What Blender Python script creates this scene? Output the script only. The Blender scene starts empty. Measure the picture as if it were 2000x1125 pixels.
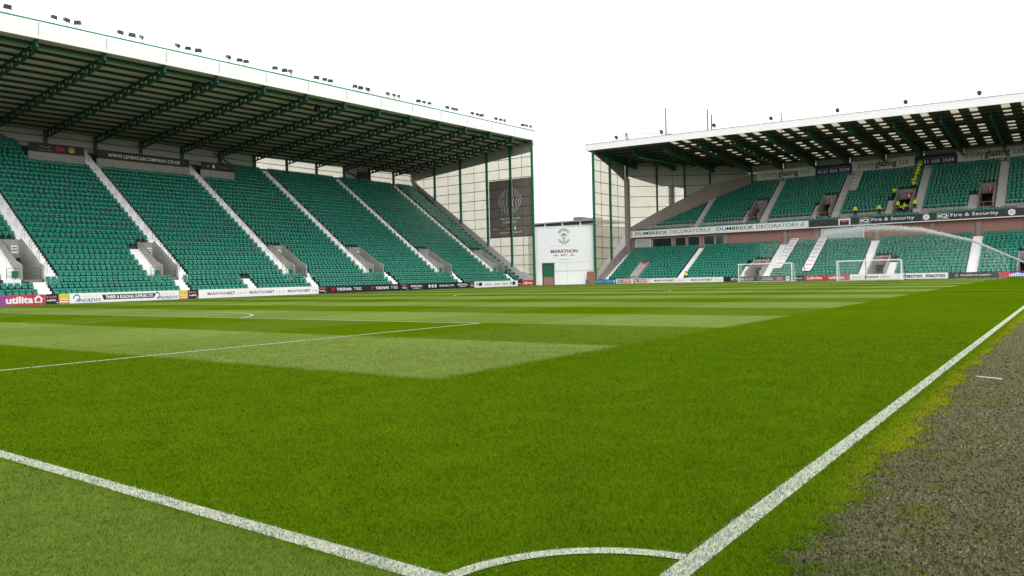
import bpy, bmesh, math, random
import numpy as np
from mathutils import Matrix, Vector
random.seed(7); RNG = np.random.default_rng(7)
S = bpy.context.scene
COL = S.collection
R = math.radians

# ------------------------------------------------------------------ camera
CAM = np.array([1.50667, -2.66422, 1.44083])
yaw, pit, rol = R(126.42957), R(-0.79851), R(-1.33924)
fw = np.array([math.cos(pit)*math.cos(yaw), math.cos(pit)*math.sin(yaw), math.sin(pit)])
rt = np.array([math.sin(yaw), -math.cos(yaw), 0.0]); up = np.cross(rt, fw)
rt2 = math.cos(rol)*rt + math.sin(rol)*up; up2 = -math.sin(rol)*rt + math.cos(rol)*up
cd = bpy.data.cameras.new('camera'); cam = bpy.data.objects.new('camera', cd); COL.objects.link(cam)
cd.sensor_width = 36.0; cd.sensor_fit = 'HORIZONTAL'; cd.lens = 1503.273/2000*36
cd.clip_start = 0.05; cd.clip_end = 6000
M = Matrix.Identity(4)
for i in range(3):
    M[i][0], M[i][1], M[i][2], M[i][3] = rt2[i], up2[i], -fw[i], CAM[i]
cam.matrix_world = M
S.camera = cam

# ------------------------------------------------------------------ world, sun, exposure
SUN_EL, SUN_AZ = 62.0, 40.0        # bright overcast, high sun behind the cloud
world = bpy.data.worlds.new('World'); S.world = world; world.use_nodes = True
wt = world.node_tree; wt.nodes.clear()
wo = wt.nodes.new('ShaderNodeOutputWorld'); bg = wt.nodes.new('ShaderNodeBackground')
sky = wt.nodes.new('ShaderNodeTexSky'); sky.sky_type = 'NISHITA'; sky.sun_disc = False
sky.sun_elevation = R(SUN_EL); sky.sun_rotation = R(180 - SUN_AZ); sky.dust_density = 3.0
tc = wt.nodes.new('ShaderNodeTexCoord'); cl = wt.nodes.new('ShaderNodeTexNoise')
cl.inputs['Scale'].default_value = 1.6; cl.inputs['Detail'].default_value = 6.0
wt.links.new(tc.outputs['Generated'], cl.inputs['Vector'])
cr = wt.nodes.new('ShaderNodeValToRGB')
cr.color_ramp.elements[0].position = 0.38; cr.color_ramp.elements[0].color = (4.7, 4.75, 5.1, 1)
cr.color_ramp.elements[1].position = 0.60; cr.color_ramp.elements[1].color = (12.2, 12.2, 12.2, 1)
wt.links.new(cl.outputs['Fac'], cr.inputs['Fac'])
mx = wt.nodes.new('ShaderNodeMix'); mx.data_type = 'RGBA'; mx.inputs[0].default_value = 0.93
wt.links.new(sky.outputs['Color'], mx.inputs[6]); wt.links.new(cr.outputs['Color'], mx.inputs[7])
wt.links.new(mx.outputs[2], bg.inputs['Color']); bg.inputs['Strength'].default_value = 0.10
wt.links.new(bg.outputs[0], wo.inputs[0])
sd = bpy.data.lights.new('sun', 'SUN'); sd.energy = 0.9; sd.angle = R(25); sd.color = (1, 0.96, 0.9)
sun = bpy.data.objects.new('sun', sd); COL.objects.link(sun)
sv = Vector((math.cos(R(SUN_EL))*math.cos(R(-SUN_AZ)), math.cos(R(SUN_EL))*math.sin(R(-SUN_AZ)), math.sin(R(SUN_EL))))
sun.rotation_euler = sv.to_track_quat('Z', 'Y').to_euler(); sun.location = (20, -20, 60)
S.view_settings.view_transform = 'Standard'; S.view_settings.look = 'None'
S.view_settings.gamma = 1.0; S.view_settings.exposure = 0.92
S.render.resolution_x = 1024; S.render.resolution_y = 576

# ------------------------------------------------------------------ materials
MATS = {}
class NT:
    def __init__(s, name):
        s.m = bpy.data.materials.new(name); s.m.use_nodes = True; s.t = s.m.node_tree; s.t.nodes.clear()
    def n(s, typ, props=None, **inp):
        nd = s.t.nodes.new(typ)
        for k, v in (props or {}).items(): setattr(nd, k, v)
        for k, v in inp.items():
            key = int(k[1:]) if k[0] == 'i' and k[1:].isdigit() else k.replace('_', ' ')
            if hasattr(v, 'is_linked'): s.t.links.new(v, nd.inputs[key])
            else: nd.inputs[key].default_value = v
        return nd
    def math(s, op, a, b=0.0, c=0.0, clamp=False):
        nd = s.t.nodes.new('ShaderNodeMath'); nd.operation = op; nd.use_clamp = clamp
        for i, v in enumerate((a, b, c)):
            if hasattr(v, 'is_linked'): s.t.links.new(v, nd.inputs[i])
            else: nd.inputs[i].default_value = v
        return nd.outputs[0]
    def mix(s, f, a, b, mode='MIX'):
        nd = s.t.nodes.new('ShaderNodeMix'); nd.data_type = 'RGBA'; nd.blend_type = mode
        for i, v in ((0, f), (6, a), (7, b)):
            if hasattr(v, 'is_linked'): s.t.links.new(v, nd.inputs[i])
            else: nd.inputs[i].default_value = v if i == 0 else (*v[:3], 1)
        return nd.outputs[2]
    def noise(s, vec, scale, detail=3.0, rough=0.55):
        nd = s.n('ShaderNodeTexNoise', None, Scale=scale, Detail=detail, Roughness=rough)
        if vec is not None: s.t.links.new(vec, nd.inputs['Vector'])
        return nd.outputs['Fac']
    def out(s, sh):
        o = s.t.nodes.new('ShaderNodeOutputMaterial'); s.t.links.new(sh, o.inputs['Surface'])

def mat(name, c, rough=0.6, var=0.12, scale=1.5, metal=0.0, spec=0.4, bump=0.0, bscale=40.0, dirt=None):
    if name in MATS: return MATS[name]
    t = NT(name); pos = t.n('ShaderNodeNewGeometry').outputs['Position']
    a = t.noise(pos, scale, 5.0); b = t.noise(pos, scale*9, 3.0)
    k = t.math('MULTIPLY_ADD', t.math('ADD', a, b), var, 1.0-var)
    col = t.mix(1.0, c, k, 'MULTIPLY')
    if dirt:
        d = t.math('MULTIPLY_ADD', t.noise(pos, 0.7, 6.0, .65), 3.2, -1.5, clamp=True)
        col = t.mix(t.math('MULTIPLY', d, dirt[1]), col, dirt[0])
    p = t.n('ShaderNodeBsdfPrincipled', None, Base_Color=col, Roughness=rough, Metallic=metal)
    p.inputs['Specular IOR Level'].default_value = spec
    if bump:
        bp = t.n('ShaderNodeBump', None, Strength=bump, Distance=0.02, Height=t.noise(pos, bscale, 4.0))
        t.t.links.new(bp.outputs[0], p.inputs['Normal'])
    t.out(p.outputs[0]); MATS[name] = t.m; return t.m

def clear_mat(name, c, trans=0.6, var=0.08, clear=0.0, tint=None):
    t = NT(name); pos = t.n('ShaderNodeNewGeometry').outputs['Position']
    sep = t.n('ShaderNodeSeparateXYZ', None, Vector=pos)
    rib = t.math('SINE', t.math('MULTIPLY', t.math('ADD', sep.outputs[0], sep.outputs[1]), 22.0))
    k = t.math('MULTIPLY_ADD', t.noise(pos, 0.6, 5.0), var*2, 1.0-var)
    k = t.math('MULTIPLY_ADD', rib, 0.035, k)
    col = t.mix(1.0, c, k, 'MULTIPLY')
    d = t.n('ShaderNodeBsdfDiffuse', None, Color=col); r = t.n('ShaderNodeBsdfTranslucent', None, Color=col)
    m = t.n('ShaderNodeMixShader', None, Fac=trans); t.t.links.new(d.outputs[0], m.inputs[1]); t.t.links.new(r.outputs[0], m.inputs[2])
    if clear:
        tp = t.n('ShaderNodeBsdfTransparent', None, Color=(*tint, 1) if tint else col); m2 = t.n('ShaderNodeMixShader', None, Fac=clear)
        t.t.links.new(m.outputs[0], m2.inputs[1]); t.t.links.new(tp.outputs[0], m2.inputs[2]); m = m2
    t.out(m.outputs[0]); MATS[name] = t.m; return t.m

def seat_mat():
    t = NT('seat_plastic'); pos = t.n('ShaderNodeNewGeometry').outputs['Position']
    f = t.math('MULTIPLY_ADD', t.noise(pos, 2.3, 1.0), 1.9, -0.45, clamp=True); g = t.noise(pos, 0.13, 3.0)
    a = t.mix(f, (0.0006, 0.116, 0.073), (0.004, 0.258, 0.172))
    a = t.mix(t.math('MULTIPLY', g, 0.45), a, (0.002, 0.150, 0.104))
    p = t.n('ShaderNodeBsdfPrincipled', None, Base_Color=a, Roughness=0.22)
    p.inputs['Specular IOR Level'].default_value = 0.60
    t.out(p.outputs[0]); MATS['seat'] = t.m
seat_mat()
mat('concrete', (0.33, 0.31, 0.29), 0.85, 0.22, 0.8, bump=0.3, dirt=((0.16, 0.14, 0.13), 0.5))
mat('pale_concrete', (0.50, 0.48, 0.46), 0.85, 0.15, 0.8, bump=0.2)
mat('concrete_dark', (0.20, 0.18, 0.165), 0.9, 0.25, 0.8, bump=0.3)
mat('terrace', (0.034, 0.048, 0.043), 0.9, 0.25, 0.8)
mat('brown_concrete', (0.29, 0.245, 0.22), 0.85, 0.2, 0.8, dirt=((0.14, 0.12, 0.11), 0.5))
mat('white_paint', (0.87, 0.86, 0.855), 0.6, 0.07, 0.9, dirt=((0.60, 0.58, 0.56), 0.25))
mat('old_white_paint', (0.52, 0.50, 0.48), 0.7, 0.2, 0.9, dirt=((0.34, 0.31, 0.29), 0.5))
mat('white_sheet', (0.88, 0.88, 0.88), 0.45, 0.07, 0.5, dirt=((0.66, 0.66, 0.64), 0.18))
mat('white_panel', (0.80, 0.81, 0.84), 0.4, 0.04, 0.5)
mat('board_white', (0.83, 0.83, 0.84), 0.4, 0.04, 1)
mat('green_steel', (0.006, 0.135, 0.066), 0.45, 0.2, 2.0)
mat('green_pipe', (0.03, 0.30, 0.20), 0.45, 0.15, 2.0)
mat('dark_green_steel', (0.010, 0.072, 0.042), 0.55, 0.25, 2.0)
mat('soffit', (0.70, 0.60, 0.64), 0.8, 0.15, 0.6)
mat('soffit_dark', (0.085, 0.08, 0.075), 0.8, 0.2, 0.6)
mat('purlin', (0.040, 0.036, 0.028), 0.7, 0.2, 1.0)
mat('grey_cladding', (0.31, 0.30, 0.275), 0.7, 0.12, 0.5)
mat('grey_wall', (0.40, 0.385, 0.36), 0.75, 0.12, 0.5)
mat('brick_red', (0.34, 0.175, 0.14), 0.85, 0.2, 1.2, dirt=((0.28, 0.2, 0.17), .4))
mat('black', (0.014, 0.014, 0.016), 0.45, 0.1, 1)
mat('dark_void', (0.02, 0.02, 0.02), 0.9, 0.1, 1)
mat('charcoal', (0.03, 0.03, 0.034), 0.5, 0.1, 1)
mat('steel', (0.42, 0.42, 0.43), 0.45, 0.15, 2, metal=0.3)
mat('rail_dark', (0.06, 0.055, 0.05), 0.6, 0.2, 2)
mat('lamp_body', (0.10, 0.085, 0.09), 0.5, 0.2, 3)
mat('lamp_glass', (0.10, 0.10, 0.11), 0.3, 0.1, 3)
mat('maroon', (0.17, 0.012, 0.03), 0.5, 0.05)
mat('ink', (0.012, 0.012, 0.014), 0.5, 0.05)
mat('ink_grey', (0.22, 0.22, 0.23), 0.5, 0.05)
mat('faint_pink', (0.62, 0.5, 0.52), 0.5, 0.05)
mat('blue_ink', (0.02, 0.06, 0.24), 0.5, 0.05)
mat('navy', (0.017, 0.016, 0.075), 0.5, 0.05)
mat('red', (0.50, 0.02, 0.035), 0.5, 0.05)
mat('sign_red', (0.30, 0.03, 0.04), 0.5, 0.05)
mat('pink', (0.60, 0.12, 0.16), 0.5, 0.05)
mat('orange', (0.62, 0.20, 0.06), 0.5, 0.05)
mat('yellow', (0.62, 0.54, 0.04), 0.5, 0.05)
mat('sky_blue', (0.10, 0.30, 0.55), 0.5, 0.05)
mat('mid_blue', (0.03, 0.13, 0.36), 0.5, 0.05)
mat('crest_green', (0.02, 0.075, 0.06), 0.5, 0.05)
mat('pale_crest', (0.72, 0.76, 0.76), 0.5, 0.05)
mat('hi_vis', (0.58, 0.78, 0.03), 0.55, 0.08, 4)
mat('trousers', (0.012, 0.012, 0.016), 0.8, 0.1, 4)
mat('skin', (0.48, 0.28, 0.20), 0.55, 0.05, 6)
mat('hair', (0.05, 0.03, 0.02), 0.7, 0.1, 6)
mat('banner_brown', (0.175, 0.15, 0.135), 0.6, 0.08, 0.5)
mat('banner_black', (0.022, 0.017, 0.02), 0.6, 0.08, 0.5)
mat('glass_dark', (0.012, 0.018, 0.018), 0.08, 0.1, 0.6, spec=0.7)
mat('glass_pale', (0.42, 0.47, 0.45), 0.15, 0.1, 0.6, spec=0.6)
mat('net_cord', (0.75, 0.75, 0.76), 0.6, 0.05)
mat('tarmac', (0.055, 0.054, 0.052), 0.9, 0.25, 1.0, bump=0.4)
clear_mat('sheeting', (0.90, 0.88, 0.79), 0.75, clear=0.66)
clear_mat('sheeting_back', (0.86, 0.84, 0.75), 0.75, clear=0.60)
clear_mat('rooflight', (0.42, 0.40, 0.33), 0.85, clear=0.42, tint=(0.86, 0.83, 0.72))
clear_mat('screen_print', (0.235, 0.21, 0.19), 0.45)

def gradient_board(name, stops, axis, a, b):
    t = NT(name); pos = t.n('ShaderNodeNewGeometry').outputs['Position']
    sep = t.n('ShaderNodeSeparateXYZ', None, Vector=pos)
    f = t.n('ShaderNodeMapRange', None, Value=sep.outputs[axis])
    f.inputs['From Min'].default_value = a; f.inputs['From Max'].default_value = b
    rp = t.n('ShaderNodeValToRGB', None, Fac=f.outputs[0]); e = rp.color_ramp.elements
    e[0].position, e[0].color = stops[0][0], (*stops[0][1], 1); e[1].position, e[1].color = stops[-1][0], (*stops[-1][1], 1)
    for q, c in stops[1:-1]: x = e.new(q); x.color = (*c, 1)
    p = t.n('ShaderNodeBsdfPrincipled', None, Base_Color=rp.outputs[0], Roughness=0.45); t.out(p.outputs[0]); MATS[name] = t.m
gradient_board('print_a', [(0, (.06, .05, .40)), (.35, (.22, .06, .30)), (.6, (.52, .03, .10)), (1, (.50, .02, .06))], 1, 22.0, 26.5)
gradient_board('print_b', [(0, (.50, .02, .04)), (.25, (.45, .04, .10)), (.4, (.05, .05, .32)), (1, (.03, .05, .34))], 0, -6.4, -2.5)

# ---- grass: the mowing pattern is shared by the turf sheet and by the blades
def grass_colour(t, pos, darken=1.0):
    sep = t.n('ShaderNodeSeparateXYZ', None, Vector=pos)
    w = t.math('MULTIPLY_ADD', t.noise(pos, 1.3, 3.0), 0.30, -0.15)
    x = t.math('ADD', sep.outputs[0], w); y = t.math('ADD', sep.outputs[1], t.math('MULTIPLY', w, 0.7))
    b1 = t.math('MULTIPLY_ADD', t.math('SINE', t.math('MULTIPLY', y, math.pi/5.56)), -6.0, 0.5, clamp=True)
    b2 = t.math('MULTIPLY_ADD', t.math('SINE', t.math('MULTIPLY', t.math('ADD', x, 6.0), math.pi/6.0)), -2.0, 0.5, clamp=True)
    m = t.math('MULTIPLY_ADD', x, -3.6, -3.6*6.0+0.5, clamp=True)
    m = t.math('MAXIMUM', m, t.math('MULTIPLY', t.math('MULTIPLY_ADD', y, -12.0, 0.5, clamp=True), 0.62))
    far = t.math('MULTIPLY_ADD', y, 0.5, -4.4, clamp=True)
    band = t.math('MULTIPLY', m, t.math('MULTIPLY_ADD', b1, t.math('MULTIPLY_ADD', b2, 0.16, 0.80), t.math('MULTIPLY', t.math('MULTIPLY', b2, far), 0.20)))
    big = t.noise(pos, 0.16, 4.0); mid = t.noise(pos, 1.7, 4.0); fin = t.noise(pos, 60.0, 2.0)
    dk = t.mix(big, (0.046, 0.095, 0.0010), (0.076, 0.132, 0.0018))
    lt = t.mix(big, (0.124, 0.172, 0.034), (0.158, 0.208, 0.050))
    c = t.mix(t.math('MULTIPLY', band, 0.90), dk, lt)
    k = t.math('MULTIPLY_ADD', mid, 0.5, 0.75*darken)
    c = t.mix(1.0, c, k, 'MULTIPLY')
    k2 = t.math('MULTIPLY_ADD', fin, 0.6, 0.70)
    return t.mix(1.0, c, k2, 'MULTIPLY'), sep
def moss_mask(t, sep):
    v = t.n('ShaderNodeMapRange', None, Value=sep.outputs[0])
    v.inputs['From Min'].default_value = 0.03; v.inputs['From Max'].default_value = 0.28
    f = t.n('ShaderNodeMapRange', None, Value=sep.outputs[1])
    f.inputs['From Min'].default_value = 1.6; f.inputs['From Max'].default_value = 4.2
    return t.math('MULTIPLY', v.outputs[0], f.outputs[0])
t = NT('turf'); pos = t.n('ShaderNodeNewGeometry').outputs['Position']
gc, sep = grass_colour(t, pos)
gc = t.mix(t.math('MULTIPLY', moss_mask(t, sep), 0.9), gc, (0.165, 0.178, 0.008))
p = t.n('ShaderNodeBsdfPrincipled', None, Base_Color=gc, Roughness=0.75); p.inputs['Specular IOR Level'].default_value = 0.0
bp = t.n('ShaderNodeBump', None, Strength=0.9, Distance=0.02, Height=t.noise(pos, 45.0, 3.0)); t.t.links.new(bp.outputs[0], p.inputs['Normal'])
t.out(p.outputs[0]); MATS['turf'] = t.m
t = NT('grass_blade'); pos = t.n('ShaderNodeNewGeometry').outputs['Position']
gc, sep = grass_colour(t, pos)
at = t.n('ShaderNodeAttribute', {'attribute_name': 'rnd'}).outputs['Fac']
aw = t.n('ShaderNodeAttribute', {'attribute_name': 'white'}).outputs['Fac']
gc = t.mix(t.math('MULTIPLY', moss_mask(t, sep), t.math('MULTIPLY_ADD', at, 0.8, 0.25, clamp=True)), gc, (0.170, 0.183, 0.008))
gc = t.mix(1.0, gc, t.math('MULTIPLY_ADD', at, 0.85, 0.93), 'MULTIPLY')
straw = t.math('GREATER_THAN', at, 0.965)
gc = t.mix(t.math('MULTIPLY', straw, 0.7), gc, (0.26, 0.24, 0.08))
gc = t.mix(aw, gc, t.mix(at, (0.12, 0.14, 0.13), (0.44, 0.465, 0.475)))
d = t.n('ShaderNodeBsdfPrincipled', None, Base_Color=gc, Roughness=0.7); d.inputs['Specular IOR Level'].default_value = 0.06
tr = t.n('ShaderNodeBsdfTranslucent', None, Color=gc)
m = t.n('ShaderNodeMixShader', None, Fac=0.3); t.t.links.new(d.outputs[0], m.inputs[1]); t.t.links.new(tr.outputs[0], m.inputs[2])
t.out(m.outputs[0]); MATS['blade'] = t.m
t = NT('line_paint'); pos = t.n('ShaderNodeNewGeometry').outputs['Position']
n1 = t.math('MULTIPLY_ADD', t.noise(pos, 70.0, 3.0), 3.0, -1.0, clamp=True); n2 = t.noise(pos, 3.0, 3.0)
c = t.mix(n1, (0.19, 0.235, 0.125), (0.49, 0.50, 0.42)); c = t.mix(t.math('MULTIPLY', n2, 0.35), c, (0.30, 0.37, 0.16))
p = t.n('ShaderNodeBsdfPrincipled', None, Base_Color=c, Roughness=0.8); t.out(p.outputs[0]); MATS['line'] = t.m
t = NT('worn_track'); pos = t.n('ShaderNodeNewGeometry').outputs['Position']
sep = t.n('ShaderNodeSeparateXYZ', None, Vector=pos)
n1 = t.noise(pos, 130.0, 3.0, .7); n2 = t.noise(pos, 1.1, 5.0); n3 = t.noise(pos, 420.0, 2.0)
c = t.mix(t.math('MULTIPLY_ADD', n1, 2.4, -0.75, clamp=True), (0.060, 0.059, 0.029), (0.178, 0.175, 0.100))
c = t.mix(t.math('MULTIPLY_ADD', n3, 1.6, -0.5, clamp=True), c, (0.130, 0.132, 0.072))
c = t.mix(t.math('MULTIPLY', n2, 0.55), c, (0.095, 0.090, 0.050))
mossy = t.math('MULTIPLY_ADD', sep.outputs[0], -1.6, 1.02, clamp=True)
mm = t.math('MULTIPLY', t.math('MULTIPLY_ADD', t.noise(pos, 3.2, 6.0, .7), 6.0, -3.1, clamp=True), mossy)
c = t.mix(t.math('MULTIPLY', mm, 0.8), c, (0.100, 0.120, 0.012))
p = t.n('ShaderNodeBsdfPrincipled', None, Base_Color=c, Roughness=0.9); p.inputs['Specular IOR Level'].default_value = 0.0
bp = t.n('ShaderNodeBump', None, Strength=1.0, Distance=0.012, Height=n1); t.t.links.new(bp.outputs[0], p.inputs['Normal'])
t.out(p.outputs[0]); MATS['track'] = t.m
t = NT('track_strand'); at = t.n('ShaderNodeAttribute', {'attribute_name': 'rnd'}).outputs['Fac']
aw = t.n('ShaderNodeAttribute', {'attribute_name': 'white'}).outputs['Fac']
rp = t.n('ShaderNodeValToRGB', None, Fac=at); e = rp.color_ramp.elements
e[0].color = (0.058, 0.057, 0.026, 1); e[1].color = (0.31, 0.305, 0.20, 1)
for q, cc in ((.35, (0.104, 0.103, 0.052)), (.7, (0.162, 0.160, 0.088)), (.9, (0.22, 0.217, 0.132))): x = e.new(q); x.color = (*cc, 1)
c = t.mix(aw, rp.outputs[0], t.mix(at, (0.07, 0.088, 0.014), (0.16, 0.175, 0.028)))
p = t.n('ShaderNodeBsdfPrincipled', None, Base_Color=c, Roughness=0.9); p.inputs['Specular IOR Level'].default_value = 0.0; t.out(p.outputs[0]); MATS['strand'] = t.m
t = NT('water_spray')
p = t.n('ShaderNodeBsdfPrincipled', None, Base_Color=(0.93, 0.95, 0.96, 1), Roughness=0.25)
tr = t.n('ShaderNodeBsdfTranslucent', None, Color=(0.93, 0.95, 0.96, 1))
m = t.n('ShaderNodeMixShader', None, Fac=0.5); t.t.links.new(p.outputs[0], m.inputs[1]); t.t.links.new(tr.outputs[0], m.inputs[2])
t.out(m.outputs[0]); MATS['water'] = t.m

# ------------------------------------------------------------------ mesh helpers
ORG = {}
def org(o): return ORG.get(o.name, (0.0, 0.0, 0.0)) if o else (0.0, 0.0, 0.0)
def tag(o, label=None, cat=None, group=None, kind=None):
    if label: o['label'] = label
    if cat: o['category'] = cat
    if group: o['group'] = group
    if kind: o['kind'] = kind
    return o
def empty(name, loc, label, cat, group=None):
    o = bpy.data.objects.new(name, None); COL.objects.link(o); o.location = loc; ORG[o.name] = tuple(loc)
    o.empty_display_size = 0.3
    return tag(o, label, cat, group)
LEFT = lambda a: np.stack([-a[:, 1], a[:, 0], a[:, 2]], 1)
class MB:
    def __init__(s, mp=None): s.v = []; s.f = []; s.mi = []; s.mp = mp
    def add(s, vs, fs, mi=0):
        n = len(s.v); s.v += [tuple(v) for v in vs]; s.f += [tuple(i+n for i in f) for f in fs]; s.mi += [mi]*len(fs); return s
    def box(s, u0, u1, d0, d1, z0, z1, mi=0):
        if u1 < u0: u0, u1 = u1, u0
        if d1 < d0: d0, d1 = d1, d0
        if z1 < z0: z0, z1 = z1, z0
        return s.add([(u0, d0, z0), (u1, d0, z0), (u1, d1, z0), (u0, d1, z0), (u0, d0, z1), (u1, d0, z1), (u1, d1, z1), (u0, d1, z1)],
              [(0, 3, 2, 1), (4, 5, 6, 7), (0, 1, 5, 4), (1, 2, 6, 5), (2, 3, 7, 6), (3, 0, 4, 7)], mi)
    def hexa(s, lo, hi, mi=0):
        return s.add(list(lo)+list(hi), [(0, 3, 2, 1), (4, 5, 6, 7), (0, 1, 5, 4), (1, 2, 6, 5), (2, 3, 7, 6), (3, 0, 4, 7)], mi)
    def bar(s, p, q, w, h=None, mi=0, upv=(0, 0, 1)):
        p = np.array(p, float); q = np.array(q, float); d = q-p; d = d/np.linalg.norm(d); h = h or w
        a = np.cross(d, upv); 
        if np.linalg.norm(a) < 1e-4: a = np.cross(d, (1, 0, 0))
        a = a/np.linalg.norm(a)*w/2; b = np.cross(a/np.linalg.norm(a), d)*h/2
        c = lambda o: [o-a-b, o+a-b, o+a+b, o-a+b]
        return s.hexa(c(p), c(q), mi)
    def tube(s, p, q, r, n=6, mi=0, r2=None):
        p = np.array(p, float); q = np.array(q, float); d = q-p; d = d/np.linalg.norm(d); r2 = r if r2 is None else r2
        a = np.cross(d, (0, 0, 1))
        if np.linalg.norm(a) < 1e-3: a = np.cross(d, (1, 0, 0))
        a = a/np.linalg.norm(a); b = np.cross(d, a)
        ring = lambda o, rr: [o+rr*(math.cos(2*math.pi*i/n)*a+math.sin(2*math.pi*i/n)*b) for i in range(n)]
        return s.add(ring(p, r)+ring(q, r2), [(i, (i+1) % n, n+(i+1) % n, n+i) for i in range(n)]+[tuple(range(n-1, -1, -1)), tuple(range(n, 2*n))], mi)
    def prism(s, poly, off, mi=0):
        n = len(poly); off = np.array(off, float)
        return s.add([np.array(p, float) for p in poly]+[np.array(p, float)+off for p in poly],
              [tuple(range(n-1, -1, -1)), tuple(range(n, 2*n))]+[(i, (i+1) % n, n+(i+1) % n, n+i) for i in range(n)], mi)
    def build(s, name, mats, parent=None, base=None, smooth=False):
        a = np.array(s.v, float)
        if s.mp: a = s.mp(a)
        o3 = np.array(org(parent)) if parent else (np.array(base, float) if base is not None else np.zeros(3))
        me = bpy.data.meshes.new(name); me.from_pydata((a-o3).tolist(), [], s.f)
        for m in (mats if isinstance(mats, (list, tuple)) else [mats]): me.materials.append(MATS[m])
        if max(s.mi) > 0: me.polygons.foreach_set('material_index', s.mi)
        if smooth: me.polygons.foreach_set('use_smooth', [True]*len(s.f))
        bm = bmesh.new(); bm.from_mesh(me); bmesh.ops.recalc_face_normals(bm, faces=bm.faces); bm.to_mesh(me); bm.free()
        o = bpy.data.objects.new(name, me); COL.objects.link(o)
        if parent: o.parent = parent
        else: o.location = o3
        ORG[o.name] = tuple(o3)
        return o
def fastmesh(name, V, F, m, attrs=None, smooth=False):
    me = bpy.data.meshes.new(name); N, (K, k) = len(V), F.shape
    me.vertices.add(N); me.vertices.foreach_set('co', np.ascontiguousarray(V, np.float32).ravel())
    me.loops.add(K*k); me.loops.foreach_set('vertex_index', np.ascontiguousarray(F, np.int32).ravel())
    me.polygons.add(K); me.polygons.foreach_set('loop_start', np.arange(0, K*k, k, dtype=np.int32))
    for an, av in (attrs or {}).items():
        A = me.attributes.new(an, 'FLOAT', 'POINT'); A.data.foreach_set('value', np.ascontiguousarray(av, np.float32))
    me.materials.append(MATS[m]); me.update(calc_edges=True)
    if smooth: me.polygons.foreach_set('use_smooth', np.ones(K, bool))
    o = bpy.data.objects.new(name, me); COL.objects.link(o); return o

_TC = {}
def text_geo(st, bold=0.0, space=1.0):
    key = (st, bold, space)
    if key not in _TC:
        cu = bpy.data.curves.new('t', 'FONT'); cu.body = st; cu.size = 1.0; cu.offset = bold; cu.space_character = space; cu.resolution_u = 3
        cu.fill_mode = 'FRONT'
        ob = bpy.data.objects.new('t', cu); COL.objects.link(ob)
        bpy.context.view_layer.update()
        me = ob.evaluated_get(bpy.context.evaluated_depsgraph_get()).to_mesh()
        v = np.array([x.co[:] for x in me.vertices]); f = [tuple(q.vertices) for q in me.polygons]
        bpy.data.objects.remove(ob); bpy.data.curves.remove(cu)
        lo = v.min(0); hi = v.max(0); v = (v-lo); v[:, :2] /= (hi-lo)[:2]
        _TC[key] = (v[:, :2], f)
    return _TC[key]
class Face:
    """a flat face: origin, right, up, normal in world space; draws print a few mm proud of it"""
    def __init__(s, o, r, u): s.o = np.array(o, float); s.r = np.array(r, float); s.u = np.array(u, float); s.n = np.cross(s.r, s.u)
    def P(s, a, b, lift=0.006): return s.o+s.r*a+s.u*b+s.n*lift
    def text(s, st, a0, a1, b0, b1, m, parent, bold=0.02, space=1.0, lift=0.007, slant=0.0, name='lettering'):
        v, f = text_geo(st, bold, space); mb = MB()
        mb.add([s.P(a0+(a1-a0)*x+slant*(b1-b0)*y, b0+(b1-b0)*y, lift) for x, y in v], f); return mb.build(name, m, parent)
    def poly(s, pts, m, parent, name='print', lift=0.006):
        mb = MB(); mb.prism([s.P(a, b, 0.0) for a, b in pts], s.n*lift); return mb.build(name, m, parent)
    def rect(s, a0, a1, b0, b1, m, parent, name='print', lift=0.004): return s.poly([(a0, b0), (a1, b0), (a1, b1), (a0, b1)], m, parent, name, lift)
    def marks(s, a0, a1, b0, b1, m, parent, n=8, name='small_print', lift=0.005):
        mb = MB(); w = (a1-a0)/n
        for i in range(n):
            h = random.uniform(.55, 1.0); x = a0+i*w
            mb.prism([s.P(x, b0, 0), s.P(x+w*random.uniform(.5, .85), b0, 0), s.P(x+w*random.uniform(.5, .85), b0+(b1-b0)*h, 0), s.P(x, b0+(b1-b0)*h, 0)], s.n*lift)
        return mb.build(name, m, parent)
    def ring(s, ca, cb, r0, r1, t0, t1, m, parent, name='print', lift=0.006, n=24, ky=1.0):
        mb = MB(); vs = []; fs = []
        for i in range(n+1):
            th = R(t0+(t1-t0)*i/n); c, q = math.cos(th), math.sin(th)
            for rr in (r0, r1):
                for l in (0, lift): vs.append(s.P(ca+rr*c, cb+rr*q*ky, l))
        for i in range(n):
            b = 4*i; e = b+4
            fs += [(b+1, b+3, e+3, e+1), (b, e, e+2, b+2), (b, b+1, e+1, e), (b+2, e+2, e+3, b+3)]
        fs += [(0, 2, 3, 1), (4*n, 4*n+1, 4*n+3, 4*n+2)]
        mb.add(vs, fs); return mb.build(name, m, parent)
    def disc(s, ca, cb, r, m, parent, name='print', lift=0.006, n=20, ky=1.0, t0=0):
        return s.poly([(ca+r*math.cos(2*math.pi*i/n+R(t0)), cb+r*ky*math.sin(2*math.pi*i/n+R(t0))) for i in range(n)], m, parent, name, lift)
ORD = ['first', 'second', 'third', 'fourth', 'fifth', 'sixth', 'seventh', 'eighth', 'ninth', 'tenth', 'eleventh', 'twelfth', 'thirteenth', 'fourteenth', 'fifteenth', 'sixteenth', 'seventeenth']

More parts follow.
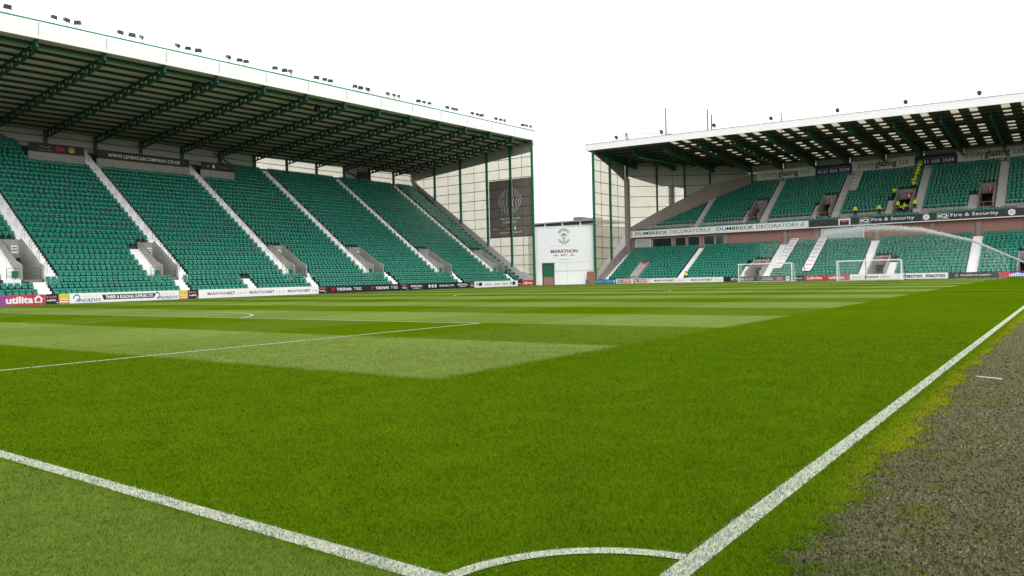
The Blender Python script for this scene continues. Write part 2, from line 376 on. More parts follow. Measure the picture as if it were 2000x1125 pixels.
# ------------------------------------------------------------------ ground
def sheet(name, x0, x1, y0, y1, z, m):
    mb = MB(); mb.add([(x0, y0, z), (x1, y0, z), (x1, y1, z), (x0, y1, z)], [(0, 1, 2, 3)])
    o = mb.build(name, m); o['kind'] = 'structure'; return o
sheet('ground', -1500, 1500, -1500, 1500, -0.03, 'tarmac')
sheet('track', 0.0, 14.0, -14.0, 112.0, -0.006, 'track')
def verge(y):
    ys = [-14, .9, 1.67, 2.62, 3.63, 6.26, 10.4, 16.8, 30, 60, 112]; xs = [.36, .36, .36, .29, .33, .31, .23, .27, .34, .34, .34]
    y = np.asarray(y, float)
    return np.interp(y, ys, xs)+.05*np.sin(y*3.1)+.035*np.sin(y*7.7+1)+.03*np.sin(y*17.3+2)+.018*np.sin(y*41+.5)
ye = np.concatenate([np.arange(-14, 12, .03), np.arange(12, 40, .12), np.arange(40, 112.01, .6)])
pv = [(-70.7, -14, 0), *[(float(a), float(b), 0.0) for a, b in zip(verge(ye), ye)], (-70.7, 112, 0)]
mb = MB(); nv = len(ye)
vs = [(-70.7, float(b), 0.0) for b in ye]+[(float(a), float(b), 0.0) for a, b in zip(verge(ye), ye)]
mb.add(vs, [(i, nv+i, nv+i+1, i+1) for i in range(nv-1)])
pitch = mb.build('pitch', 'turf'); pitch['kind'] = 'structure'

def line_rect(name, x0, x1, y0, y1, k=0):
    return sheet(name, x0, x1, y0, y1, 0.004+0.003*k, 'line')
def line_arc(name, cx, cy, r, w, t0, t1, n=64, k=0):
    mb = MB(); vs = []
    for i in range(n+1):
        a = R(t0+(t1-t0)*i/n)
        for rr in (r-w, r): vs.append((cx+rr*math.cos(a), cy+rr*math.sin(a), 0.004+0.003*k))
    mb.add(vs, [(2*i, 2*i+1, 2*i+3, 2*i+2) for i in range(n)])
    o = mb.build(name, 'line'); o['kind'] = 'structure'; return o
LW = 0.12
line_rect('touchline', -LW, 0, 0, 105); line_rect('far_touchline', -68, -68+LW, 0, 105)
line_rect('goal_line', -68+LW, -LW, 0, LW); line_rect('far_goal_line', -68+LW, -LW, 105-LW, 105)
line_arc('corner_arc', 0, 0, 1.0, 0.085, 97, 173, 40, 1)
line_rect('halfway_line', -68+LW, -LW, 52.44, 52.56)
line_arc('centre_circle', -34, 52.5, 9.15, LW, 0, 360, 128, 1)
for nm, g, s in (('', 0, 1), ('far_', 105, -1)):
    line_rect(nm+'penalty_area_front', -54.16, -13.84, g+s*16.5, g+s*(16.5-LW))
    for sd_, xx in (('near', -13.84), ('away', -54.16)):
        a = xx-LW if sd_ == 'near' else xx
        line_rect(nm+'penalty_area_side_'+sd_, a, a+LW, g+s*LW, g+s*(16.5-LW))
    line_rect(nm+'goal_area_front', -43.16, -24.84, g+s*5.5, g+s*(5.5-LW))
    for sd_, xx in (('near', -24.84-LW), ('away', -43.16)): line_rect(nm+'goal_area_side_'+sd_, xx, xx+LW, g+s*LW, g+s*(5.5-LW))
    line_arc(nm+'penalty_spot', -34, g+s*11, .12, .12, 0, 360, 16)
    t0, t1 = (37, 143) if s > 0 else (217, 323)
    line_arc(nm+'penalty_arc', -34, g+s*11, 9.15, LW, t0, t1, 64, 1)

# ------------------------------------------------------------------ stands: shared pieces
def seat_template():
    q = []; v = []
    def shell(us, rows, thick):
        n0 = len(v); nu = len(us)
        for (z, d0, wk) in rows:
            for i, u in enumerate(us):
                cur = 0.03*(1-(2*abs(u)/.48)**2)
                v.append((u*wk, d0+cur, z))
        for (z, d0, wk) in rows:
            for i, u in enumerate(us):
                cur = 0.03*(1-(2*abs(u)/.48)**2)
                v.append((u*wk, d0+cur+thick, z))
        m = len(rows); off = m*nu
        for r in range(m-1):
            for i in range(nu-1):
                a = n0+r*nu+i
                q.append((a, a+1, a+nu+1, a+nu)); q.append((a+off+1, a+off, a+off+nu, a+off+nu+1))
        for i in range(nu-1):
            a = n0+(m-1)*nu+i; q.append((a, a+1, a+off+1, a+off))
        for r in range(m-1):
            a = n0+r*nu; q.append((a, a+nu, a+nu+off, a+off))
            b = n0+r*nu+nu-1; q.append((b+nu, b, b+off, b+nu+off))
    us = (-.232, -.12, .12, .232)
    shell(us, ((.42, .0, .80), (.58, -.005, .93), (.69, -.008, .99), (.725, .008, 1.0), (.815, .066, .98), (.84, .11, .90)), .028)
    shell((-.20, -.08, .08, .20), ((.35, -.215, .90), (.40, -.205, 1.0), (.55, -.105, 1.0), (.565, -.07, .9)), .04)
    n = len(v)   # bracket
    for (u, d, z) in ((-.05, -.05, 0), (.05, -.05, 0), (.05, .05, 0), (-.05, .05, 0), (-.05, -.06, .45), (.05, -.06, .45), (.05, .03, .45), (-.05, .03, .45)): v.append((u, d, z))
    q.extend([(n, n+1, n+5, n+4), (n+1, n+2, n+6, n+5), (n+2, n+3, n+7, n+6), (n+3, n, n+4, n+7)])
    return np.array(v, float), np.array(q, np.int32)
SV, SQ = seat_template()

def free_ranges(u0, u1, blocked):
    out = []; cur = u0
    for a, b in sorted(blocked):
        if b <= cur: continue
        if a >= u1: break
        if a > cur: out.append((cur, a))
        cur = max(cur, b)
    if cur < u1: out.append((cur, u1))
    return out

def place_seats(root, pts, left, keep=300):
    """pts: (u,d,z) of each seat base; the nearest 300 as parts, the rest one part"""
    pts = np.array(pts, float); n = len(pts)
    W = np.stack([-pts[:, 1], pts[:, 0], pts[:, 2]], 1) if left else pts.copy()
    dist = np.linalg.norm(W-CAM, axis=1); order = np.argsort(dist)
    ang = math.pi/2 if left else 0.0
    rel = W-CAM; dep = rel@fw; sx = (rel@rt2)/dep*1503.27; inview = (np.abs(sx) < 990) & (dep > 0)
    order = np.concatenate([order[inview[order]], order[~inview[order]]])
    near, far = order[:keep], order[keep:]
    o3 = np.array(ORG[root.name])
    me = bpy.data.meshes.new('seat'); me.from_pydata(SV.tolist(), [], SQ.tolist()); me.materials.append(MATS['seat'])
    for i in near:
        o = bpy.data.objects.new('seat', me); o.location = W[i]-o3
        o.rotation_euler = (0, 0, ang+random.uniform(-.012, .012)); o.parent = root; COL.objects.link(o)
    T = LEFT(SV) if left else SV
    jit = RNG.normal(0, .006, (len(far), 3)); jit[:, 2] = 0
    V = ((W[far]+jit-o3)[:, None, :]+T[None]).reshape(-1, 3)
    F = (SQ[None]+(np.arange(len(far))*len(SV))[:, None, None]).reshape(-1, 4)
    o = fastmesh('seat_rows', V, F, 'seat'); o.parent = root; o['kind'] = 'stuff'

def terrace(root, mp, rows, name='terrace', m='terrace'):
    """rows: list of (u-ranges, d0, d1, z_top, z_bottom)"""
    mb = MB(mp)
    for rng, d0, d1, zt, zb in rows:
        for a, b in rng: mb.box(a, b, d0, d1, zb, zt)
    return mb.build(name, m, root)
def aisle(root, mp, uc, w, d0, z0, dd, rr, k0, k1, m='white_paint', rail=True):
    mb = MB(mp)
    for k in range(k0, k1):
        for j in (0, 1):
            mb.box(uc-w/2, uc+w/2, d0+(k+j*.5)*dd-.02, d0+(k+1)*dd-.022, z0+k*rr-rr-.02, z0+k*rr+.012+j*rr*.5)
    o = mb.build('aisle_steps', m, root)
    if rail:
        for k in range(k0+1, k1-1, 2):
            rb = MB(mp); z = z0+k*rr; d = d0+k*dd+.12
            rb.tube((uc, d, z), (uc, d, z+.95), .026, 5); rb.tube((uc, d+.5, z+rr*.5), (uc, d+.5, z+rr*.5+.75), .026, 5)
            rb.tube((uc, d, z+.95), (uc, d+.5, z+rr*.5+.75), .026, 5)
            rb.build('handrail', 'steel', root)
    return o
def vomitory(root, mp, u0, u1, d0, z0, dd, rr, k0, k1, wall='concrete', sign=None, hw=.95, number=None, rail='green_steel'):
    fd, bd = d0+k0*dd, d0+k1*dd; zf = z0+k0*rr; zb = z0+k1*rr
    th = .16
    mb = MB(mp)
    for a in (u0-th, u1):
        mb.prism([(a, fd+.05, zf-.25), (a, bd+.06, zf-.25), (a, bd+.06, zb+hw*.55), (a, bd-.1, zb+hw*.55), (a, fd+dd*1.3, zf+rr*1.3+hw), (a, fd+.05, zf+rr+hw*.8)], (th, 0, 0))
    o = mb.build('stairwell_wall', wall, root)
    h = min(2.15, (zb-zf)*.66)
    mb = MB(mp); mb.box(u0+.005, u1-.005, bd-.12, bd+.055, zf+h, zb+hw*.5); lint = mb.build('lintel', wall, root)
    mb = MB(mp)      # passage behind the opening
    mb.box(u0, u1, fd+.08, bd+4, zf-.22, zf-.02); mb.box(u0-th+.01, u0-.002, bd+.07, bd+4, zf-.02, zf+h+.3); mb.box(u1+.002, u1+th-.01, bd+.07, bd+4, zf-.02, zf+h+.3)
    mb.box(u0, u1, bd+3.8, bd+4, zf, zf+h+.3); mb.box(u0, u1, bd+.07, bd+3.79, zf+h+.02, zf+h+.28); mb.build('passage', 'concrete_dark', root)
    if sign:
        c = (lambda u, z: (-(bd-.13), u, z)) if mp else (lambda u, z: (u, bd-.13, z))
        r_ = (0, 1, 0) if mp else (1, 0, 0)
        F = Face(c(u0, zf+h+.12), r_, (0, 0, 1)); w = u1-u0; H = zb+hw*.5-zf-h-.2
        if sign == 'red':
            F.rect(.12*w, .98*w, .02, min(H, .85), 'sign_red', root, 'sign', .03)
            F.rect(.14*w, .48*w, .08, min(H, .85)-.08, 'ink_grey', root, 'sign_panel', .04)
            if number: F.text(number, .56*w, .72*w, .12, min(H, .85)-.12, 'board_white', root, .03, lift=.05)
        else:
            F.disc(.25*w, .45*H, .2, 'board_white', root, 'sign', .02); F.rect(.5*w, .88*w, .2*H, .7*H, 'board_white', root, 'sign', .02)
            F.rect(.54*w, .84*w, .36*H, .42*H, 'green_steel', root, 'sign_stripe', .03); F.rect(.54*w, .84*w, .52*H, .58*H, 'green_steel', root, 'sign_stripe', .03)
    rb = MB(mp)      # guard rails along the wall tops and the front barrier
    for u in (u0-.08, u1+.08):
        rb.tube((u, fd+dd*1.3, zf+rr*1.3+hw+.12), (u, bd-.1, zb+hw*.55+.12), .03, 5)
        rb.tube((u, fd+dd*1.3, zf+rr*1.3+hw-.05), (u, fd+dd*1.3, zf+rr*1.3+hw+.12), .025, 5)
        rb.tube((u, bd-.12, zb+hw*.5), (u, bd-.12, zb+hw*.55+.12), .025, 5)
    rb.build('guard_rail', rail, root)
    return o

def cell_beam(mb, pA, pB, depth, hole=.62, fl=.22, n=None):
    """I-beam with round holes from pA to pB (top edge), web vertical"""
    pA = np.array(pA, float); pB = np.array(pB, float); L = np.linalg.norm(pB-pA); d = (pB-pA)/L
    side = np.cross(d, (0, 0, 1)); side /= np.linalg.norm(side); n = n or int(L/(depth*1.05)); s = L/n; w = .012
    for i in range(n):
        c = pA+d*(s*(i+.5))+np.array((0, 0, -depth/2)); r = depth*hole/2
        inn = [c+d*r*math.cos(R(45*k+22.5))+np.array((0, 0, r*math.sin(R(45*k+22.5)))) for k in range(8)]
        def sq(k):
            a = R(45*k+22.5); x, z = math.cos(a), math.sin(a); f = 1/max(abs(x), abs(z)); return c+d*(x*f*s/2)+np.array((0, 0, z*f*depth/2))
        out = [sq(k) for k in range(8)]
        for sg in (-1, 1):
            pts = [p+side*w*sg for p in inn]+[p+side*w*sg for p in out]
            mb.add(pts, [(k, (k+1) % 8, 8+(k+1) % 8, 8+k) for k in range(8)])
            cor = []
        # corner fill
        for k in (0, 2, 4, 6):
            a, b = out[k], out[(k+1) % 8]
            cx = c+d*(s/2*np.sign((a+b-2*c)@d))+np.array((0, 0, depth/2*np.sign((a+b-2*c)[2])))
            if np.linalg.norm(cx-a) > 1e-4 and np.linalg.norm(cx-b) > 1e-4:
                for sg in (-1, 1): mb.add([a+side*w*sg, b+side*w*sg, cx+side*w*sg], [(0, 1, 2)])
    z = np.array((0, 0, .03))
    for off in (0, -depth):
        o = np.array((0, 0, off)); mb.bar(pA+o, pB+o, fl, .05)

def wall_panes(root, p0, p1, s_edges, z_edges, zlo, zhi, m, name, th=.03, gap=.003, off=0.0):
    p0 = np.array(p0, float); p1 = np.array(p1, float); d = (p1-p0); L = np.linalg.norm(d); d /= L; nrm = np.array((-d[1], d[0]))
    objs = []
    for i in range(len(s_edges)-1):
        a, b = s_edges[i]+gap, s_edges[i+1]-gap
        for j in range(len(z_edges)-1):
            za, zb = z_edges[j]+gap, z_edges[j+1]-gap
            la, lb, ha, hb = zlo(a), zlo(b), zhi(a), zhi(b)
            poly = [(a, za), (b, za), (b, zb), (a, zb)]
            for fn in (lambda p_: p_[1]-(la+(lb-la)*(p_[0]-a)/(b-a)), lambda p_: (ha+(hb-ha)*(p_[0]-a)/(b-a))-p_[1]):
                out = []
                for q0, q1 in zip(poly, poly[1:]+poly[:1]):
                    f0, f1 = fn(q0), fn(q1)
                    if f0 >= 0: out.append(q0)
                    if f0*f1 < 0: t_ = f0/(f0-f1); out.append((q0[0]+(q1[0]-q0[0])*t_, q0[1]+(q1[1]-q0[1])*t_))
                poly = out
                if len(poly) < 3: break
            if len(poly) < 3: continue
            ar = abs(sum(q0[0]*q1[1]-q1[0]*q0[1] for q0, q1 in zip(poly, poly[1:]+poly[:1])))/2
            if ar < .02: continue
            def Q(s, z): q = p0+d*s+nrm*off; return (q[0], q[1], z)
            pts = [Q(*q_) for q_ in poly]
            mb = MB(); mb.prism(pts, (nrm[0]*th, nrm[1]*th, 0)); objs.append(mb.build(name, m, root))
    return objs
def wall_rails(root, p0, p1, s0, s1, zs, zlo, zhi, m='rail_dark', r=.045, off=-.06, vs=()):
    p0 = np.array(p0, float); p1 = np.array(p1, float); d = (p1-p0)/np.linalg.norm(p1-p0); nrm = np.array((-d[1], d[0]))
    mb = MB()
    P = lambda s, z: ((p0+d*s+nrm*off)[0], (p0+d*s+nrm*off)[1], z)
    for z in zs:
        ss = [s for s in np.linspace(s0, s1, 60) if zlo(s) < z < zhi(s)]
        if len(ss) > 1: mb = MB(); mb.bar(P(ss[0], z), P(ss[-1], z), .06, r*2); mb.build('sheeting_rail', m, root)
    for s in vs:
        if zhi(s)-zlo(s) > .2: mb = MB(); mb.bar(P(s, zlo(s)), P(s, zhi(s)), .035, .05); mb.build('sheeting_mullion', m, root)

# ------------------------------------------------------------------ the long single-tier stand (left)
LD0, LZ0, LDD, LRR, LN = 74.1, 0.55, 0.80, 0.575, 32
LU0, LU1 = 12.0, 104.0
BAYS = [104.7-5.92*i for i in range(16)]
def roofz(u): return 23.47+(24.4-23.47)*(u-27.7)/77.0      # underside at the front edge
def sof(u, d): return roofz(u)+.12-.105*(d-72.5)
ls = empty('grandstand', (-74.0, 60.0, 0.0), 'long single-tier grandstand with green seats and white-edged roof, left of the pitch', 'grandstand')
L_AISLE = [16.6, 30.0, 43.35, 57.2, 70.4, 84.8, 98.3]
L_VOM = [(27.55, 29.2), (41.0, 42.55), (58.05, 59.7), (71.25, 73.0), (85.65, 87.4), (99.15, 100.9)]
L_SIDE = [(25.9, 27.39), (39.5, 40.84), (59.86, 60.5), (73.16, 73.8), (87.56, 88.2)]
L_LOW = [28.65, 42.35, 50.6, 59.5, 73.4, 87.3, 100.75]
GANTRY = [(36.2, 42.5), (43.95, 56.3), (57.95, 63.2)]
rows = []; seats = []
for k in range(LN):
    d = LD0+k*LDD; z = LZ0+k*LRR
    hole = [(a-.005, b+.005) for a, b in L_VOM] if 3 <= k < 9 else []
    rows.append((free_ranges(LU0, LU1, hole), d, d+LDD, z, max(z-LRR-.5, -.02)))
    bl = [(a-.02, b+.02) for a, b in hole]
    if k < 3: bl += [(u-.65, u+.65) for u in L_LOW]
    else: bl += [(u-.7, u+.7) for u in L_AISLE]
    if 3 <= k < 9: bl += [(a-.17, b+.17) for a, b in L_VOM]+L_SIDE
    if k == 9: bl += [(a-.17, b+.17) for a, b in L_VOM]
    if k == 2: bl += [(20.0, 29.3)]
    if k >= 27: bl += [(a, b) for a, b in GANTRY]
    for a, b in free_ranges(LU0+.2, LU1-1.2, bl):
        n = int((b-a)/.515)-(k*7 % 3 % 2 if b-a > 4 else 0)
        if n > 0:
            pt = (b-a)/n if b-a > 2 else .53
            seats += [(a+pt*(i+.5), d+.50, z) for i in range(n)]
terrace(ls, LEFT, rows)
for u in L_AISLE: aisle(ls, LEFT, u, 1.3, LD0, LZ0, LDD, LRR, 9 if u == L_AISLE[0] else 3, LN)
for u in L_LOW: aisle(ls, LEFT, u, 1.25, LD0, LZ0, LDD, LRR, 0, 3, rail=False)
for a, b in L_SIDE: aisle(ls, LEFT, (a+b)/2, b-a-.02, LD0, LZ0, LDD, LRR, 3, 9, rail=False)
for a, b in L_VOM: vomitory(ls, LEFT, a, b, LD0, LZ0, LDD, LRR, 3, 9, sign='white')
for a, b in L_VOM:       # green barriers in front of the stairwells
    z = LZ0+3*LRR; d = LD0+3*LDD+.1; rb = MB(LEFT)
    for u in np.linspace(a-1.3, b-.15, 5): rb.tube((u, d, z), (u, d, z+1.05), .028, 5)
    for zz in (.35, .7, 1.05): rb.tube((a-1.3, d, z+zz), (b-.15, d, z+zz), .024, 5)
    rb.box(a-.9, a-.35, d-.02, d+.02, z+.15, z+.8)
    rb.build('barrier', 'green_steel', ls)
place_seats(ls, seats, True)
mb = MB(LEFT); mb.box(LU0, LU1, 73.75, 73.98, -.03, .85); mb.build('front_wall', 'concrete', ls)
# rear wall: grey cladding below and above, bright sheeting in five bays
WB = LD0+LN*LDD+.35      # 100.05
zr = lambda u: sof(u, WB)-.1
cols = BAYS
mb = MB(LEFT); mb.box(LU0, LU1+.4, WB+.1, WB+.3, 0, LZ0+LN*LRR+.15); mb.build('rear_wall', 'grey_cladding', ls)
BRIGHT = [(68.9, 74.9), (74.9, 80.9), (80.9, 86.9), (92.8, 98.8), (98.8, 104.3)]
zb0 = LZ0+LN*LRR+.12
for i in range(len(BAYS)-1):
    a, b = BAYS[i+1], BAYS[i]
    bright = any(abs((x0+x1)/2-(a+b)/2) < 1.8 for x0, x1 in BRIGHT)
    wall_panes(ls, (-WB-.15, 0), (-WB-.15, 200), [a, (a+b)/2, b], [zb0, zb0+.95, zb0+1.9, 99], lambda s: zb0, zr,
               'sheeting_back' if bright else 'grey_wall', 'pane' if bright else 'cladding_panel')
wall_rails(ls, (-WB-.15, 0), (-WB-.15, 200), BAYS[-1], BAYS[0], [zb0+.02, zb0+.95, zb0+1.9], lambda s: zb0-.2, lambda s: 99, off=-.12)
for u in BAYS:
    mb = MB(LEFT); mb.box(u-.16, u+.16, WB-.35, WB-.02, 0, sof(u, WB)-.2); mb.build('rear_column', 'dark_green_steel', ls)
for (u0, u1) in ((33.2, 36.5), (62.3, 66.0), (86.8, 91.5)):
    mb = MB(LEFT); mb.bar((u0, WB-.2, sof(u0, WB)-.6), (u1, WB-.2, zb0-.3), .16, .16); mb.build('brace', 'dark_green_steel', ls)
mb = MB(LEFT); mb.box(90.0, 92.3, WB-.5, WB-.36, zb0+.35, zb0+1.5); sc = mb.build('screen', 'black', ls)
mb = MB(LEFT); mb.box(86.9, 91.2, 98.0, 98.25, 17.6, 18.05); mb.build('parapet', 'concrete', ls)
# gantry walls with dark banners
for a, b in GANTRY:
    mb = MB(LEFT); mb.box(a, b, 96.3, 96.5, 16.0, 17.42); mb.build('gantry_wall', 'concrete', ls)
# roof
mb = MB(LEFT)
for i in range(len(BAYS)-1):
    a, b = BAYS[i+1], BAYS[i]
    mb.hexa([(a, 72.35, sof(a, 72.35)), (b, 72.35, sof(b, 72.35)), (b, WB+.6, sof(b, WB+.6)), (a, WB+.6, sof(a, WB+.6))],
            [(a, 72.35, sof(a, 72.35)+.12), (b, 72.35, sof(b, 72.35)+.12), (b, WB+.6, sof(b, WB+.6)+.12), (a, WB+.6, sof(a, WB+.6)+.12)])
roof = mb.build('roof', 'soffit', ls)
for j in range(16):
    d = 73.6+1.78*j; mb = MB(LEFT)
    mb.bar((BAYS[-1], d, sof(BAYS[-1], d)-.14), (BAYS[0], d, sof(BAYS[0], d)-.14), .10, .27); mb.build('purlin', 'purlin', roof)
for u in BAYS[:-1]:
    uu = u-.14 if u == BAYS[0] else u
    mb = MB(LEFT); cell_beam(mb, (uu, 73.2, sof(uu, 73.2)-.30), (uu, WB-.1, sof(uu, WB)-.30), .82, .72)
    mb.bar((uu, 72.55, sof(uu, 72.6)-.45), (uu, 73.3, sof(uu, 73.3)-.6), .25, .75); mb.build('roof_beam', 'dark_green_steel', roof)
mb = MB(LEFT); mb.tube((BAYS[-1], 73.3, sof(BAYS[-1], 73.3)-.5), (BAYS[0], 73.3, sof(BAYS[0], 73.3)-.5), .085, 8); mb.build('edge_tie', 'green_steel', roof)
for i in range(len(BAYS)-1):
    a, b = BAYS[i+1]+.004, BAYS[i]-.004; mb = MB(LEFT)
    mb.hexa([(a, 72.2, roofz(a)), (b, 72.2, roofz(b)), (b, 72.34, roofz(b)), (a, 72.34, roofz(a))],
            [(a, 72.2, roofz(a)+1.48), (b, 72.2, roofz(b)+1.48), (b, 72.34, roofz(b)+1.48), (a, 72.34, roofz(a)+1.48)])
    mb.build('fascia_panel', 'white_sheet', roof)
    mb = MB(LEFT); mb.bar((BAYS[i], 72.18, roofz(b)+.35), (BAYS[i], 72.18, roofz(b)+1.45), .05, .03); mb.build('fascia_joint', 'steel', roof)
mb = MB(LEFT); mb.tube((BAYS[-1], 72.25, roofz(BAYS[-1])+1.62), (BAYS[0], 72.25, roofz(BAYS[0])+1.62), .085, 8); mb.build('lamp_rail', 'green_pipe', roof)
mb = MB(LEFT); mb.bar((BAYS[0]-1.5, 76.0, sof(103, 76)-.2), (BAYS[0]-1.5, 76.0, sof(103, 76)-1.6), .12); mb.build('drop_pole', 'dark_green_steel', roof)
for u in (44.5, 61.0, 76.5, 92.0):
    mb = MB(LEFT); mb.box(u-.28, u+.28, 74.9, 75.4, sof(u, 75)-1.0, sof(u, 75)-.4); mb.bar((u, 75.15, sof(u, 75)-.45), (u, 75.15, sof(u, 75)), .06); mb.build('speaker', 'black', roof)
# end wall at the far end
EY = 104.35; ecol = [72.5, 77.1, 82.25, 88.35, 94.55, 100.4]
par = lambda d: LZ0+LRR/LDD*(d-LD0)+.95
band = lambda d: 22.54-(d-72.6)*.0905          # foot of the opaque band
mb = MB(LEFT); mb.prism([(104.02, 73.9, -.03), (104.02, 100.3, -.03), (104.02, 100.3, par(100.3)), (104.02, 75.4, par(75.4)), (104.02, 73.9, par(74.9))], (.24, 0, 0)); mb.build('end_parapet', 'pale_concrete', ls)
P0, P1 = (-ecol[0], EY), (-ecol[-1], EY)
sed = []
for a, b in zip(ecol[:-1], ecol[1:]): sed += [a-72.5, (a+b)/2-72.5]
sed.append(ecol[-1]-72.5)
zed = [0.2+1.66*i for i in range(17)]
lo = lambda s: max(.1, par(72.5+s)-.3); hi = lambda s: band(72.5+s)
wall_panes(ls, P0, P1, sed, zed, lo, hi, 'sheeting', 'pane', off=-.05)
wall_panes(ls, P0, P1, [e-72.5 for e in ecol], [0, 99], lambda s: band(72.5+s)+.02, lambda s: sof(104.3, 72.5+s)-.02, 'grey_wall', 'cladding_panel', gap=.01, off=-.05)
wall_rails(ls, P0, P1, 0, ecol[-1]-72.5, zed, lo, hi, off=.06, vs=sed)
for c in ecol:
    mb = MB(LEFT); mb.box(103.92, 104.27, c-.15, c+.15, max(0, par(c)-.4) if c > 74 else 0, sof(104.1, c)-.02); mb.build('end_column', 'green_steel', ls)
mb = MB(LEFT); mb.bar((103.9, 94.6, 15.3), (103.9, 100.2, 19.9), .1); mb.build('brace', 'dark_green_steel', ls)

# printed screen on the end wall
eb = empty('advertising_banner', (-77.4, 104.1, 8.3), 'tall brown-grey banner with wavy white lines on the sheeted end wall', 'banner')
for i, (a, b) in enumerate(((-81.95, -77.28), (-76.93, -72.8))):
    mb = MB(); mb.box(a, b, 104.285, 104.315, 8.33, 18.3); mb.build('banner_sheet', 'banner_brown', eb)
F = Face((-81.95, 104.28, 8.33), (1, 0, 0), (0, 0, 1))
for i, (x, h, bend) in enumerate(((2.4, 1.6, -.25), (2.95, 2.6, -.32), (3.5, 3.4, -.3), (4.05, 3.9, -.2), (4.95, 3.9, .2), (5.5, 3.4, .3), (6.05, 2.6, .32), (6.6, 1.6, .25))):
    pts = []
    for s in np.linspace(-1, 1, 17): pts.append((x+bend*(1-s*s)*1.2+.10*math.sin(s*9), 6.3+s*h*.62))
    F.poly([(a-.035, b) for a, b in pts]+[(a+.035, b) for a, b in reversed(pts)], 'board_white', eb, 'wave_line')
F.text('THE LEVEN CAR', 2.2, 6.6, 3.12, 3.5, 'board_white', eb, .01, 1.15); F.text('COMPANY', 3.0, 5.9, 2.45, 2.83, 'board_white', eb, .01, 1.15)
F.text('KIA', 2.3, 3.15, 1.45, 1.85, 'red', eb, .03); F.ring(3.75, 1.65, .2, .34, 0, 360, 'orange', eb, 'emblem'); F.rect(4.2, 4.9, 1.4, 1.55, 'board_white', eb, 'emblem')
F.rect(5.3, 5.7, 1.3, 1.95, 'board_white', eb, 'emblem'); F.marks(6.2, 8.2, 1.5, 1.75, 'ink_grey', eb, 9); F.marks(.55, 1.6, 1.55, 1.7, 'board_white', eb, 6)
F.marks(2.0, 6.9, .78, .95, 'board_white', eb, 22)
mb = MB(); mb.box(-77.24, -76.97, 103.885, 103.915, 8.4, 18.1); mb.build('column_wrap', 'black', eb)

# dark banners along the gantry
def gantry_banner(a, b, label):
    r = empty('advertising_banner', (-96.28, a, 17.44), label, 'banner', 'dark banners on the gantry')
    mb = MB(LEFT); mb.box(a, b, 96.2, 96.29, 17.44, 18.5); mb.build('banner_sheet', 'banner_black', r)
    return r, Face((-96.2, a, 17.44), (0, 1, 0), (0, 0, 1))
r, F = gantry_banner(36.2, 42.4, 'black banner with grey wings, red letters and yellow roundel, below the roof')
F.poly([(1.15, .72), (1.8, .62), (2.45, .72), (2.2, .56), (1.4, .56)], 'ink_grey', r, 'emblem'); F.marks(1.1, 2.5, .2, .3, 'ink_grey', r, 12)
F.text('KIA', 2.95, 3.95, .26, .8, 'red', r, .04); F.ring(4.75, .53, .24, .34, 0, 360, 'yellow', r, 'emblem', ky=1); F.disc(4.75, .5, .2, 'yellow', r, 'emblem', n=3, t0=90)
r, F = gantry_banner(43.95, 56.2, 'long black banner with a white web address in capitals, below the roof')
F.text('WWW.LEVENCARCOMPANY.CO.UK', 1.3, 10.9, .28, .70, 'board_white', r, .012, 1.1)
r, F = gantry_banner(58.0, 63.1, 'short black banner with two dim emblems, at the gantry end')
F.disc(1.0, .5, .18, 'pink', r, 'emblem'); F.rect(1.7, 2.0, .3, .75, 'board_white', r, 'emblem'); F.disc(2.7, .5, .14, 'maroon', r, 'emblem'); F.marks(3.0, 4.4, .42, .55, 'ink_grey', r, 8)

# floodlights along the roof edge
def floodlight(u, d, z, pan, tilt, size, label):
    r = empty('floodlight', (-d, u, z), label, 'floodlight', 'floodlights along the left roof edge')
    w, h, dp = .40*size, .26*size, .34*size
    c, s_ = math.cos(pan), math.sin(pan)
    def loc(p):                        # x towards the pitch
        x, y, zz = p; x2 = x*math.cos(tilt)+zz*math.sin(tilt); z2 = -x*math.sin(tilt)+zz*math.cos(tilt)
        return (-d+x2*c-y*s_, u+x2*s_+y*c, z+.52+z2)
    mb = MB(); mb.hexa([loc(p) for p in ((-dp, -w*.6, -h*.6), (-dp, w*.6, -h*.6), (-dp, w*.6, h*.6), (-dp, -w*.6, h*.6))], [loc(p) for p in ((dp*.5, -w, -h), (dp*.5, w, -h), (dp*.5, w, h), (dp*.5, -w, h))])
    mb.build('housing', 'lamp_body', r)
    mb = MB(); mb.hexa([loc(p) for p in ((dp*.5, -w*.9, -h*.85), (dp*.5, w*.9, -h*.85), (dp*.5, w*.9, h*.85), (dp*.5, -w*.9, h*.85))], [loc(p) for p in ((dp*.56, -w*.9, -h*.85), (dp*.56, w*.9, -h*.85), (dp*.56, w*.9, h*.85), (dp*.56, -w*.9, h*.85))])
    mb.build('lens', 'lamp_glass', r)
    mb = MB()
    for sg in (-1, 1): mb.bar(loc((0, sg*w*1.08, 0)), (-d-s_*sg*w*1.08, u+c*sg*w*1.08, z+.1), .05, .03)
    mb.bar((-d+s_*w*1.1, u-c*w*1.1, z+.1), (-d-s_*w*1.1, u+c*w*1.1, z+.1), .05, .03); mb.tube((-d, u, z), (-d, u, z+.1), .04, 6); mb.build('bracket', 'steel', r)
vis = list(range(len(BAYS)-1))
trio = 0
